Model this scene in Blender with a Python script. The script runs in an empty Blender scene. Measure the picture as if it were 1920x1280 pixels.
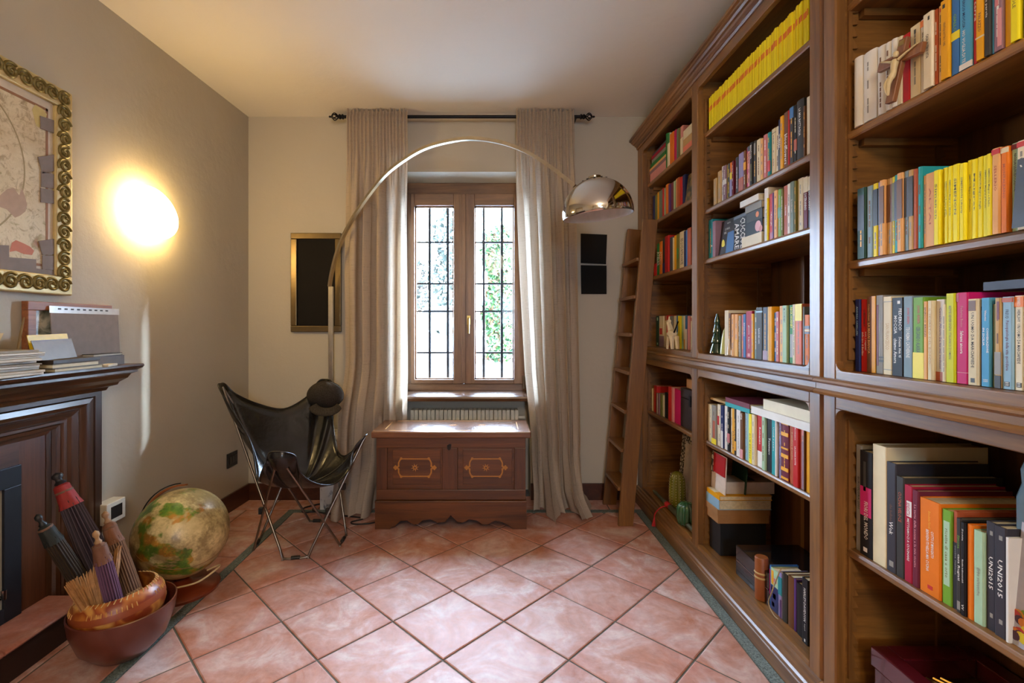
import bpy, bmesh, math, random
from mathutils import Vector, Matrix
random.seed(7)
S = bpy.context.scene
COL = S.collection
F, CX, CY, H = 900.0, 918.0, 612.0, 1.22          # focal length and principal point in px of 1920x1280, eye height

# ------------------------------------------------------------------ camera
cam_d = bpy.data.cameras.new('camera'); cam = bpy.data.objects.new('camera', cam_d); COL.objects.link(cam)
cam.location = (0, 0, H); cam.rotation_euler = (math.pi/2, 0, 0)
cam_d.sensor_width = 36; cam_d.lens = F/1920*36
cam_d.shift_x = (960-CX)/1920; cam_d.shift_y = (CY-640)/1920
cam_d.clip_start = 0.02; cam_d.clip_end = 300
S.camera = cam
# ------------------------------------------------------------------ exposure, sky, sun, room light
S.view_settings.view_transform = 'Standard'; S.view_settings.look = 'None'
S.view_settings.gamma = 1; S.view_settings.use_curve_mapping = False
S.view_settings.exposure = 0.0
S.cycles.max_bounces = 10; S.cycles.diffuse_bounces = 5; S.cycles.transparent_max_bounces = 16
S.cycles.caustics_reflective = False; S.cycles.caustics_refractive = False
S.cycles.sample_clamp_indirect = 6
SKY, SUN, REAR, LAMP = 112.0, 190.0, 82.0, 39.0
w = bpy.data.worlds.new('sky'); S.world = w; w.use_nodes = True
bg = w.node_tree.nodes['Background']; bg.inputs[0].default_value = (0.57, 0.74, 1.0, 1); bg.inputs[1].default_value = SKY
def light(name, typ, loc, energy, color, rot=(0, 0, 0), **kw):
    d = bpy.data.lights.new(name, typ); d.energy = energy; d.color = color
    for k, v in kw.items(): setattr(d, k, v)
    o = bpy.data.objects.new(name, d); COL.objects.link(o); o.location = loc; o.rotation_euler = rot
    return o
sun = light('sun', 'SUN', (3, 8, 4), SUN, (0.72, 0.86, 1.0), angle=math.radians(9))
sun.rotation_euler = Vector((-1.88, -1.055, -0.84)).to_track_quat('-Z', 'Y').to_euler()
for nm, loc, rot, sx, sy in (('front_portal', (-.17, 3.71, 1.53), (-math.pi/2, 0, 0), .95, 1.62), ('rear_portal', (0.40, -2.42, 1.55), (math.pi/2, 0, 0), .45, .75)):
    p = light(nm, 'AREA', loc, 1, (1, 1, 1), rot, shape='RECTANGLE', size=sx, size_y=sy)
    p.data.cycles.is_portal = True
light('rear_ceiling_lamp', 'POINT', (0.1, -1.1, 2.35), REAR, (1.0, 0.75, 0.48), shadow_soft_size=0.16)

# ------------------------------------------------------------------ helpers
def P(px, py, Y): return Vector(((px-CX)/F*Y, Y, H-(py-CY)/F*Y))
def PXx(px, py, X):
    Y = X*F/(px-CX); return Vector((X, Y, H-(py-CY)/F*Y))
def lin(c):
    if isinstance(c, str):
        c = [int(c[i:i+2], 16)/255 for i in (0, 2, 4)]
        c = [x/12.92 if x <= .04045 else ((x+.055)/1.055)**2.4 for x in c]
    return (c[0], c[1], c[2], 1)
MATS = {}
class NT:
    def __init__(s, name):
        s.m = bpy.data.materials.new(name); s.m.use_nodes = True; s.t = s.m.node_tree; s.N = s.t.nodes; s.L = s.t.links
        s.b = s.N['Principled BSDF']; s.out = s.N['Material Output']
    def n(s, typ, **kw):
        x = s.N.new(typ)
        for k, v in kw.items():
            if k.startswith('i_'): x.inputs[k[2:].replace('_', ' ')].default_value = v
            else: setattr(x, k, v)
        return x
    def l(s, a, b): s.L.new(a, b)
    def coord(s, scale=(1, 1, 1), kind='Object', rot=(0, 0, 0)):
        tc = s.n('ShaderNodeTexCoord'); mp = s.n('ShaderNodeMapping'); mp.inputs['Scale'].default_value = scale; mp.inputs['Rotation'].default_value = rot
        s.l(tc.outputs[kind], mp.inputs[0]); return mp.outputs[0]
    def noise(s, vec, scale=5, detail=4, rough=.55, dist=0):
        x = s.n('ShaderNodeTexNoise'); x.inputs['Scale'].default_value = scale; x.inputs['Detail'].default_value = detail
        x.inputs['Roughness'].default_value = rough; x.inputs['Distortion'].default_value = dist
        if vec is not None: s.l(vec, x.inputs['Vector'])
        return x.outputs['Fac']
    def ramp(s, fac, stops):
        r = s.n('ShaderNodeValToRGB'); e = r.color_ramp.elements
        while len(e) < len(stops): e.new(.5)
        for k, (p, c) in enumerate(stops): e[k].position = p; e[k].color = lin(c)
        s.l(fac, r.inputs[0]); return r.outputs[0]
    def mix(s, fac, a, b, mode='MIX'):
        x = s.n('ShaderNodeMix', data_type='RGBA', blend_type=mode)
        for sock, v in ((x.inputs[0], fac), (x.inputs[6], a), (x.inputs[7], b)):
            if hasattr(v, 'links'): s.l(v, sock)
            elif isinstance(v, (int, float)): sock.default_value = v
            else: sock.default_value = lin(v)
        return x.outputs[2]
    def bump(s, h, strength=.3, dist=.01):
        x = s.n('ShaderNodeBump'); x.inputs['Strength'].default_value = strength; x.inputs['Distance'].default_value = dist
        s.l(h, x.inputs['Height']); s.l(x.outputs[0], s.b.inputs['Normal'])
    def rnd(s): return s.n('ShaderNodeObjectInfo').outputs['Random']
    def base(s, c): s.l(c, s.b.inputs['Base Color'])
    def set(s, **kw):
        for k, v in kw.items(): s.b.inputs[k.replace('_', ' ')].default_value = v
def M(name, col='808080', rough=.55, metal=0, spec=.5, var=0.06, emit=0, coat=0, nscale=30, bump=0):
    """plain painted / printed / metal surface with a faint procedural mottling"""
    if name in MATS: return MATS[name]
    t = NT(name); c = lin(col)
    nz = t.noise(t.coord(), nscale, 3)
    t.base(t.ramp(nz, [(.25, [x*(1-var*2) for x in c[:3]]), (.75, [min(1, x*(1+var)) for x in c[:3]])]))
    t.set(Roughness=rough, Metallic=metal); t.b.inputs['Specular IOR Level'].default_value = spec; t.b.inputs['Coat Weight'].default_value = coat
    if bump: t.bump(nz, bump, .004)
    if emit: t.b.inputs['Emission Color'].default_value = c; t.b.inputs['Emission Strength'].default_value = emit
    MATS[name] = t.m; return t.m
def WOOD(name, dark, light_, axis='z', rough=.38, coat=.15, fine=1.0, big=1.0, crough=.25):
    if name in MATS: return MATS[name]
    t = NT(name); k = {'x': (.9, 14, 14), 'y': (14, .9, 14), 'z': (14, 14, .9)}[axis]
    off = t.n('ShaderNodeTexCoord'); add = t.n('ShaderNodeVectorMath', operation='ADD'); mul = t.n('ShaderNodeVectorMath', operation='SCALE')
    comb = t.n('ShaderNodeCombineXYZ'); r = t.rnd(); t.l(r, comb.inputs[0]); t.l(r, comb.inputs[1]); t.l(r, comb.inputs[2])
    mul.inputs['Scale'].default_value = 7.3; t.l(comb.outputs[0], mul.inputs[0]); t.l(off.outputs['Object'], add.inputs[0]); t.l(mul.outputs[0], add.inputs[1])
    mp = t.n('ShaderNodeMapping'); mp.inputs['Scale'].default_value = [x*big for x in k]; t.l(add.outputs[0], mp.inputs[0])
    n1 = t.noise(mp.outputs[0], 1.2, 5, .6, .6); mp2 = t.n('ShaderNodeMapping'); mp2.inputs['Scale'].default_value = [x*6*fine for x in k]; t.l(add.outputs[0], mp2.inputs[0])
    n2 = t.noise(mp2.outputs[0], 1.5, 3, .7)
    c1 = t.ramp(n1, [(.28, dark), (.72, light_)])
    c2 = t.ramp(n2, [(.3, [.55, .5, .45]), (.6, [1, 1, 1])])
    t.base(t.mix(.55, c1, c2, 'MULTIPLY'))
    t.set(Roughness=rough); t.b.inputs['Coat Weight'].default_value = coat; t.b.inputs['Coat Roughness'].default_value = crough
    t.bump(n2, .12, .002); MATS[name] = t.m; return t.m

W = {}
class MB:
    def __init__(s): s.v = []; s.f = []
    def add(s, vs, fs):
        o = len(s.v); s.v += [Vector(x) for x in vs]; s.f += [tuple(i+o for i in f) for f in fs]; return s
    def box(s, a, b):
        x0, y0, z0 = a; x1, y1, z1 = b
        return s.add([(x0,y0,z0),(x1,y0,z0),(x1,y1,z0),(x0,y1,z0),(x0,y0,z1),(x1,y0,z1),(x1,y1,z1),(x0,y1,z1)],
                     [(3,2,1,0),(4,5,6,7),(0,1,5,4),(1,2,6,5),(2,3,7,6),(3,0,4,7)])
    def obox(s, c, ex, ey, ez):
        c, ex, ey, ez = map(Vector, (c, ex, ey, ez))
        vs = [c+ex*i+ey*j+ez*k for k in (-1, 1) for (i, j) in ((-1,-1),(1,-1),(1,1),(-1,1))]
        return s.add(vs, [(3,2,1,0),(4,5,6,7),(0,1,5,4),(1,2,6,5),(2,3,7,6),(3,0,4,7)])
    def prism(s, poly, plane, a, b):
        n = len(poly); f = {'xy': lambda p, t: (p[0], p[1], t), 'xz': lambda p, t: (p[0], t, p[1]), 'yz': lambda p, t: (t, p[0], p[1])}[plane]
        return s.add([f(p, a) for p in poly]+[f(p, b) for p in poly], [tuple(range(n))[::-1], tuple(range(n, 2*n))]+[(i, (i+1) % n, n+(i+1) % n, n+i) for i in range(n)])
    def tube(s, pts, r, n=8, closed=False, cap=True):
        pts = [Vector(p) for p in pts]; m = len(pts); rr = r if isinstance(r, (list, tuple)) else [r]*m
        vs = []; prev = None
        for i, p in enumerate(pts):
            if closed: t = pts[(i+1) % m]-pts[i-1]
            else: t = pts[min(i+1, m-1)]-pts[max(i-1, 0)]
            t.normalize()
            if prev is None:
                a = t.cross(Vector((0, 0, 1)));  a = a if a.length > .05 else t.cross(Vector((0, 1, 0)))
            else: a = prev-t*prev.dot(t)
            a.normalize(); b = t.cross(a); prev = a
            vs += [p+(a*math.cos(q)+b*math.sin(q))*rr[i] for q in [2*math.pi*k/n for k in range(n)]]
        fs = []
        for i in range(m if closed else m-1):
            j = (i+1) % m
            fs += [(i*n+k, i*n+(k+1) % n, j*n+(k+1) % n, j*n+k) for k in range(n)]
        if cap and not closed: fs += [tuple(range(n))[::-1], tuple((m-1)*n+k for k in range(n))]
        return s.add(vs, fs)
    def lathe(s, prof, n=24, mtx=None, wob=None, cap=True):
        vs = []; fs = []; m = len(prof); mtx = mtx or Matrix()
        for i, (r, z) in enumerate(prof):
            for k in range(n):
                q = 2*math.pi*k/n; rr = r*(wob(k, i) if wob else 1)
                vs.append(mtx @ Vector((rr*math.cos(q), rr*math.sin(q), z)))
        for i in range(m-1): fs += [(i*n+k, i*n+(k+1) % n, (i+1)*n+(k+1) % n, (i+1)*n+k) for k in range(n)]
        if cap and prof[0][0] > 1e-6: fs.append(tuple(range(n))[::-1])
        if cap and prof[-1][0] > 1e-6: fs.append(tuple((m-1)*n+k for k in range(n)))
        return s.add(vs, fs)
    def grid(s, fn, nu, nv, cu=False):
        vs = [fn(i/(nu-(0 if cu else 1)), j/(nv-1)) for j in range(nv) for i in range(nu)]
        fs = [(j*nu+i, j*nu+(i+1) % nu, (j+1)*nu+(i+1) % nu, (j+1)*nu+i) for j in range(nv-1) for i in range(nu if cu else nu-1)]
        return s.add(vs, fs)
    def mesh(s, name, mat, org, smooth=0):
        me = bpy.data.meshes.new(name); me.from_pydata([v-org for v in s.v], [], s.f)
        bm = bmesh.new(); bm.from_mesh(me); bmesh.ops.remove_doubles(bm, verts=bm.verts, dist=1e-6)
        bmesh.ops.recalc_face_normals(bm, faces=bm.faces); bm.to_mesh(me); bm.free()
        if mat: me.materials.append(mat)
        if smooth:
            for p in me.polygons: p.use_smooth = True
            if smooth < 180: me.set_sharp_from_angle(angle=math.radians(smooth))
        return me
    def build(s, name, mat, parent=None, smooth=0, bevel=0, org=None, label=None, cat=None, group=None, kind=None):
        if parent is not None: o0 = W[parent.name]
        elif org is not None: o0 = Vector(org)
        else:
            xs, ys, zs = zip(*s.v); o0 = Vector(((min(xs)+max(xs))/2, (min(ys)+max(ys))/2, min(zs)))
        o = bpy.data.objects.new(name, s.mesh(name, mat, o0, smooth)); COL.objects.link(o); W[o.name] = o0
        if parent is not None: o.parent = parent
        else: o.location = o0
        if bevel:
            m = o.modifiers.new('bevel', 'BEVEL'); m.width = bevel; m.segments = 2; m.limit_method = 'ANGLE'; m.harden_normals = False
        return tag(o, label, cat, group, kind)
def tag(o, label=None, cat=None, group=None, kind=None):
    for k, v in (('label', label), ('category', cat), ('group', group), ('kind', kind)):
        if v: o[k] = v
    return o
def thing(name, loc, label, cat, group=None):
    o = bpy.data.objects.new(name, None); COL.objects.link(o); o.location = loc; o.empty_display_size = .05; W[o.name] = Vector(loc)
    return tag(o, label, cat, group)
def piece(name, me, parent, loc=(0, 0, 0)):
    o = bpy.data.objects.new(name, me); COL.objects.link(o); o.parent = parent; o.location = loc; W[o.name] = W[parent.name]+Vector(loc); return o
def cr(pts, n=8, closed=False):
    pts = [Vector(p) for p in pts]; out = []; m = len(pts)
    for i in range(m if closed else m-1):
        g = (lambda k: pts[k % m]) if closed else (lambda k: pts[max(0, min(m-1, k))])
        a, b, c, d = g(i-1), g(i), g(i+1), g(i+2)
        for k in range(n):
            t = k/n; out.append(.5*((2*b)+(c-a)*t+(2*a-5*b+4*c-d)*t*t+(3*b-a-3*c+d)*t**3))
    if not closed: out.append(pts[-1])
    return out
DG = None
_txt = {}
def text(txt, c, xd, yd, length, height, mat, parent, name='title', bold=.0):
    """flat printed lettering: real glyph outlines, fitted in a length x height box around c"""
    if txt not in _txt:
        cu = bpy.data.curves.new('t', 'FONT'); cu.body = txt; cu.size = 1; cu.resolution_u = 1; cu.offset = .012
        o = bpy.data.objects.new('t', cu); COL.objects.link(o); bpy.context.view_layer.update()
        me = bpy.data.meshes.new_from_object(o.evaluated_get(bpy.context.evaluated_depsgraph_get()))
        _txt[txt] = ([v.co.copy() for v in me.vertices], [tuple(p.vertices) for p in me.polygons])
        bpy.data.objects.remove(o); bpy.data.curves.remove(cu); bpy.data.meshes.remove(me)
    vs, fs = _txt[txt]
    x0 = min(v.x for v in vs); x1 = max(v.x for v in vs); y0 = min(v.y for v in vs); y1 = max(v.y for v in vs)
    sx, sy = length/(x1-x0), height/(y1-y0); xd, yd, c = Vector(xd), Vector(yd), Vector(c)
    mb = MB(); mb.add([c+xd*((v.x-(x0+x1)/2)*sx)+yd*((v.y-(y0+y1)/2)*sy) for v in vs], fs)
    o0 = W[parent.name]; me = bpy.data.meshes.new(name); me.from_pydata([v-o0 for v in mb.v], [], mb.f); me.materials.append(mat)
    o = bpy.data.objects.new(name, me); COL.objects.link(o); o.parent = parent; W[o.name] = o0; return o
# ================================================================== ROOM
def plaster(name, col, bump=.25, var=.05):
    t = NT(name); v = t.coord(kind='Object'); n = t.noise(v, 9, 5, .6); n2 = t.noise(v, 1.3, 2); c = lin(col)
    t.base(t.ramp(n2, [(.3, [x*(1-var) for x in c[:3]]), (.7, [min(1, x*(1+var)) for x in c[:3]])])); t.set(Roughness=.75); t.bump(n, bump, .012); return t.m
wall_m = plaster('wall_plaster', 'b3ab9a', .3); ceil_m = plaster('ceiling_plaster', 'e9e4da', .25, .02)
YW, XL, XR, ZC, YR = 3.39, -1.785, 1.46, 2.70, -2.4
WX0, WX1, WZ0, WZ1, YO = -.63, .29, .735, 2.312, 3.68
Z = lambda o: tag(o, kind='structure')
# back wall with window opening and radiator niche
mb = MB()
mb.box((-1.95, YW, 0), (WX0, YW+.345, ZC)).box((WX1, YW, 0), (XR+.1, YW+.345, ZC)).box((WX0, YW, WZ1), (WX1, YW+.345, ZC))
mb.box((WX0, 3.60, 0), (WX1, YW+.345, WZ0-.03))
Z(mb.build('wall_back', wall_m))
# left wall: bends a little near the corner
pl = [(XL-.15, YR), (XL, YR), (XL, 2.0), (-1.703, YW), (-1.703, YW+.02), (XL-.15, YW+.02)]
Z(MB().prism(pl, 'xy', 0, ZC).build('wall_left', wall_m))
Z(MB().box((XR, YR, 0), (XR+.1, YW+.2, ZC)).build('wall_right', wall_m))
mb = MB(); RX0, RX1, RZ0, RZ1 = .20, .60, 1.2, 1.9
mb.box((-1.95, YR-.2, 0), (RX0, YR, ZC)).box((RX1, YR-.2, 0), (XR+.1, YR, ZC)).box((RX0, YR-.2, RZ1), (RX1, YR, ZC)).box((RX0, YR-.2, 0), (RX1, YR, RZ0))
Z(mb.build('wall_rear', wall_m))
Z(MB().box((-1.95, YR-.2, ZC), (XR+.1, YW+.345, ZC+.1)).build('ceiling', ceil_m))
# baseboards
bb = WOOD('baseboard_wood', '3a1d10', '5a2f1a', 'y', .4)
Z(MB().prism([(-1.690, YW), (-1.703, YW), (-1.786, 2.0), (-1.773, 2.0)], 'xy', 0, .115).build('baseboard_left', bb))
Z(MB().box((-1.70, YW-.014, 0), (WX0, YW, .115)).build('baseboard_back', bb))
Z(MB().box((WX1, YW-.014, 0), (1.0, YW, .115)).build('baseboard_right', bb))
# floor: grout bed + single terracotta tiles
gm = M('grout', '5c584c', .85, nscale=120, bump=.3)
floor = Z(MB().box((-1.95, YR-.2, -.06), (XR+.1, YW+.3, -.004)).build('floor', gm, org=(0, 0, -.06)))
t = NT('terracotta'); v = t.coord(); rn = t.rnd(); ad = t.n('ShaderNodeVectorMath', operation='ADD'); cb = t.n('ShaderNodeCombineXYZ')
mu = t.n('ShaderNodeMath', operation='MULTIPLY'); mu.inputs[1].default_value = 37; t.l(rn, mu.inputs[0]); t.l(mu.outputs[0], cb.inputs[0]); t.l(mu.outputs[0], cb.inputs[1])
t.l(v, ad.inputs[0]); t.l(cb.outputs[0], ad.inputs[1]); q = ad.outputs[0]
n1 = t.noise(q, 5, 5, .65, .8); n2 = t.noise(q, 22, 4, .7)
base_c = t.ramp(n1, [(.28, 'b0683c'), (.5, 'c6998a'), (.72, 'ddcdc9')])
tint = t.ramp(rn, [(0, 'e0cfc4'), (.5, 'f4e8e2'), (1, 'ffffff')])
c1 = t.mix(.6, base_c, tint, 'MULTIPLY'); c2 = t.ramp(n2, [(.3, 'a88f80'), (.62, 'ffffff')])
ln_ = t.n('ShaderNodeVectorMath', operation='LENGTH'); t.l(v, ln_.inputs[0]); me_ = t.n('ShaderNodeMapRange'); me_.inputs['From Min'].default_value = .10; me_.inputs['From Max'].default_value = .24; me_.inputs['To Max'].default_value = 1.1
t.l(ln_.outputs['Value'], me_.inputs[0]); ml_ = t.n('ShaderNodeMath', operation='MULTIPLY'); t.l(me_.outputs[0], ml_.inputs[0]); t.l(t.noise(q, 9, 4, .7), ml_.inputs[1]); c1 = t.mix(ml_.outputs[0], c1, 'a8583a')
t.base(t.mix(.35, c1, c2, 'MULTIPLY')); rr = t.n('ShaderNodeMapRange'); rr.inputs['To Min'].default_value = .50; rr.inputs['To Max'].default_value = .66
t.l(n1, rr.inputs[0]); t.l(rr.outputs[0], t.b.inputs['Roughness']); t.bump(n2, .10, .004); t.b.inputs['Specular IOR Level'].default_value = .5; t.b.inputs['Coat Weight'].default_value = .25; t.b.inputs['Coat Roughness'].default_value = .55; tile_m = t.m
def clip(poly, x0, y0, x1, y1):
    for ax, val, sg in ((0, x0, 1), (0, x1, -1), (1, y0, 1), (1, y1, -1)):
        out = []
        for i in range(len(poly)):
            a, b = poly[i-1], poly[i]; da, db = (a[ax]-val)*sg, (b[ax]-val)*sg
            if da*db < 0:
                k = da/(da-db); out.append((a[0]+(b[0]-a[0])*k, a[1]+(b[1]-a[1])*k))
            if db >= 0: out.append(b)
        poly = out
        if not poly: return []
    return poly
def inset(poly, d):
    n = len(poly); L = []
    for i in range(n):
        a, b = Vector(poly[i]), Vector(poly[(i+1) % n]); e = (b-a)
        if e.length < 1e-5: return []
        e.normalize(); nn = Vector((-e.y, e.x)); L.append((a+nn*d, e))
    out = []
    for i in range(n):
        (p, e), (q2, g) = L[i-1], L[i]; cr_ = e.x*g.y-e.y*g.x
        if abs(cr_) < 1e-6: out.append(tuple(q2)); continue
        k = ((q2.x-p.x)*g.y-(q2.y-p.y)*g.x)/cr_; out.append(tuple(p+e*k))
    return out
def area(p): return sum(p[i-1][0]*p[i][1]-p[i][0]*p[i-1][1] for i in range(len(p)))/2
def tile(poly, name='floor_tile', mat=None):
    if len(poly) < 3 or area(poly) < 1.2e-3: return
    p1 = inset(poly, .0035); p2 = inset(poly, .0075)
    if not p1 or not p2 or area(p2) < 2e-4: return
    n = len(p1); cx = sum(a[0] for a in p1)/n; cy = sum(a[1] for a in p1)/n; tz = random.uniform(-.0006, .0006)
    vs = [(a[0], a[1], -.006) for a in p1]+[(a[0], a[1], -.0022+tz) for a in p1]+[(a[0], a[1], tz) for a in p2]
    fs = [(i, (i+1) % n, n+(i+1) % n, n+i) for i in range(n)]+[(n+i, n+(i+1) % n, 2*n+(i+1) % n, 2*n+i) for i in range(n)]+[tuple(range(2*n, 3*n))]
    mb = MB().add(vs, fs); c = Vector((cx, cy, 0)); me = mb.mesh(name, mat or tile_m, c); piece(name, me, floor, c-W[floor.name])
D = .461; vx, vy = .0597, 1.989
for i in range(-24, 24):
    for j in range(-24, 24):
        cx, cy = vx+(i+j)*D/2+D/2, vy+(i-j)*D/2
        if cy < -.6: continue
        tile(clip([(cx-D/2, cy), (cx, cy-D/2), (cx+D/2, cy), (cx, cy+D/2)], -1.29, -.6, .966, 3.155))
for k in range(13):
    y1 = 3.2-k*.3256
    tile([(-1.62, y1-.3256), (-1.335, y1-.3256), (-1.335, y1), (-1.62, y1)]); tile([(-1.80, y1-.3256), (-1.62, y1-.3256), (-1.62, y1), (-1.80, y1)])
for k in range(9):
    x0 = -1.80+k*.3256; tile([(x0, 3.2), (x0+.3256, 3.2), (x0+.3256, 3.46), (x0, 3.46)])
tile([(-1.29, YR), (.966, YR), (.966, -.6), (-1.29, -.6)])
t = NT('granite'); nz = t.noise(t.coord(), 160, 3, .8); t.base(t.ramp(nz, [(.35, '2f3632'), (.62, '7e8a82')])); t.set(Roughness=.4); gr_m = t.m
for nm, a, b in (('stone_strip', (-1.335, YR, -.006), (-1.29, 3.2, .0005)), ('stone_strip', (.966, YR, -.006), (1.011, 3.2, .0005)), ('stone_strip', (-1.29, 3.155, -.006), (.966, 3.2, .0005))):
    MB().box(a, b).build(nm, gr_m, floor)
# ------------------------------------------------------------------ window
wf = WOOD('window_wood', '5e3f28', '8a623f', 'z', .4, .2); wfx = WOOD('window_wood_x', '5e3f28', '8a623f', 'x', .4, .2)
t = NT('glass'); tr = t.n('ShaderNodeBsdfTransparent'); gl = t.n('ShaderNodeBsdfGlossy'); gl.inputs['Roughness'].default_value = .02
mx = t.n('ShaderNodeMixShader'); fr = t.n('ShaderNodeFresnel'); fr.inputs[0].default_value = 1.12; tr.inputs[0].default_value = (.96, .98, .98, 1)
t.l(fr.outputs[0], mx.inputs[0]); t.l(tr.outputs[0], mx.inputs[1]); t.l(gl.outputs[0], mx.inputs[2]); t.l(mx.outputs[0], t.out.inputs[0]); glass_m = t.m
win = Z(thing('window_1', (-.17, YO, WZ0), None, None))
Y0, Y1 = YO-.03, YO+.05
MB().box((WX0, Y0, WZ1-.085), (WX1, Y1, WZ1)).build('head_frame', wfx, win, bevel=.003)
MB().box((WX0, Y0, WZ0), (WX1, Y1, WZ0+.05)).build('bottom_frame', wfx, win, bevel=.003)
MB().box((WX0, Y0, WZ0+.05), (WX0+.03, Y1, WZ1-.085)).build('side_frame', wf, win)
MB().box((WX1-.03, Y0, WZ0+.05), (WX1, Y1, WZ1-.085)).build('side_frame', wf, win)
zb, zt = WZ0+.052, WZ1-.087; gz0, gz1 = .819, 2.136
def casement(x0, x1, g0, g1):
    c = MB().box((x0, Y0-.02, zb), (g0, Y1-.02, zt)).build('casement', wf, win, bevel=.003)
    MB().box((g1, Y0-.02, zb), (x1, Y1-.02, zt)).build('casement_stile', wf, c, bevel=.003)
    MB().box((g0, Y0-.02, zb), (g1, Y1-.02, gz0)).build('casement_rail', wfx, c, bevel=.003)
    MB().box((g0, Y0-.02, gz1), (g1, Y1-.02, zt)).build('casement_rail', wfx, c, bevel=.003)
    MB().box((g0, YO-.004, gz0), (g1, YO+.004, gz1)).build('pane', glass_m, c)
    g = MB()
    for (a, b) in (((g0, gz0), (g0+.01, gz1)), ((g1-.01, gz0), (g1, gz1)), ((g0, gz0), (g1, gz0+.01)), ((g0, gz1-.01), (g1, gz1))): g.box((a[0], YO-.018, a[1]), (b[0], YO-.005, b[1]))
    g.build('glazing_bead', wf, c); return c
casement(-.597, -.198, -.568, -.272); c2 = casement(-.194, .262, -.1145, .185)
MB().box((-.212, Y0-.03, zb+.004), (-.180, Y0-.0195, zt-.004)).build('astragal', wf, c2, bevel=.003)
hm = M('brass_handle', 'b89a5a', .3, 1)
hp = P(879, 600, Y0-.02)
h = MB().box((hp.x-.014, hp.y-.008, hp.z-.035), (hp.x+.014, hp.y, hp.z+.035)).build('handle', hm, win, bevel=.002)
MB().tube([(hp.x, hp.y-.005, hp.z+.012), (hp.x, hp.y-.045, hp.z+.012), (hp.x, hp.y-.05, hp.z), (hp.x, hp.y-.048, hp.z-.10)], [.008, .008, .009, .007], 8).build('lever', hm, h, smooth=40)
hg = P(985, 716, Y0-.02); MB().tube([(hg.x-.012, hg.y, hg.z-.05), (hg.x-.012, hg.y, hg.z+.05)], .008, 8).build('hinge', M('hinge_metal', '9a958c', .3, 1), win, smooth=40)
Z(MB().prism([(3.355, .697), (3.655, .697), (3.655, .737), (3.37, .737), (3.352, .730), (3.348, .718), (3.352, .705)], 'yz', WX0-.03, WX1+.02).build('trim_sill', WOOD('sill_wood', '3b2415', '5a3a22', 'x', .25, .5)))
# iron grille outside
gi = M('grille_iron', '2b3038', .5, .6)
grl = thing('window_grille', (-.17, 3.748, .75), 'dark iron security grille of square bars outside the window', 'grille')
YG = 3.748
for px in (772, 806, 840, 874, 907, 941, 975):
    x = (px-CX)/F*YG; MB().box((x-.010, YG-.010, .66), (x+.010, YG+.010, 2.38)).build('vertical_bar', gi, grl)
for py in (380, 454.5, 532, 583.5, 661, 735):
    z = H-(py-CY)/F*YG; MB().box((-.70, YG-.007, z-.007), (.36, YG+.007, z+.007)).build('cross_bar', gi, grl)
# radiator
rm = M('radiator_enamel', 'd5d2c4', .35); rad = thing('radiator', (-.18, 3.50, .08), 'cream column radiator in the niche below the window', 'radiator')
for k in range(13):
    x0 = -.572+k*.0601; m_ = MB()
    m_.box((x0+.002, 3.45, .12), (x0+.028, 3.54, .62)).box((x0+.032, 3.45, .12), (x0+.058, 3.54, .62)).box((x0+.002, 3.465, .13), (x0+.058, 3.525, .61)); m_.build('section', rm, rad, bevel=.004)
MB().tube([(-.6, 3.495, .16), (.24, 3.495, .16)], .018, 10).build('pipe', rm, rad, smooth=40)
MB().tube([(.21, 3.495, .56), (.255, 3.495, .56)], .014, 10).build('valve', rm, rad, smooth=40)
MB().box((-.5, 3.5, 0), (-.46, 3.53, .12)).box((.12, 3.5, 0), (.16, 3.53, .12)).build('foot', rm, rad)
# rear glazed door (behind the viewer)
dr = Z(thing('window_2', (.35, YR-.1, RZ0), None, None))
m_ = MB(); m_.box((RX0, YR-.12, RZ0), (RX0+.06, YR-.05, RZ1)).box((RX1-.06, YR-.12, RZ0), (RX1, YR-.05, RZ1)).box((RX0, YR-.12, RZ1-.06), (RX1, YR-.05, RZ1)).box((RX0, YR-.12, RZ0), (RX1, YR-.05, RZ0+.08)).box((.388, YR-.12, RZ0), (.412, YR-.05, RZ1))
m_.build('window_frame', wf, dr); MB().box((RX0+.06, YR-.09, RZ0+.08), (RX1-.06, YR-.08, RZ1-.06)).build('pane', glass_m, dr)
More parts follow.
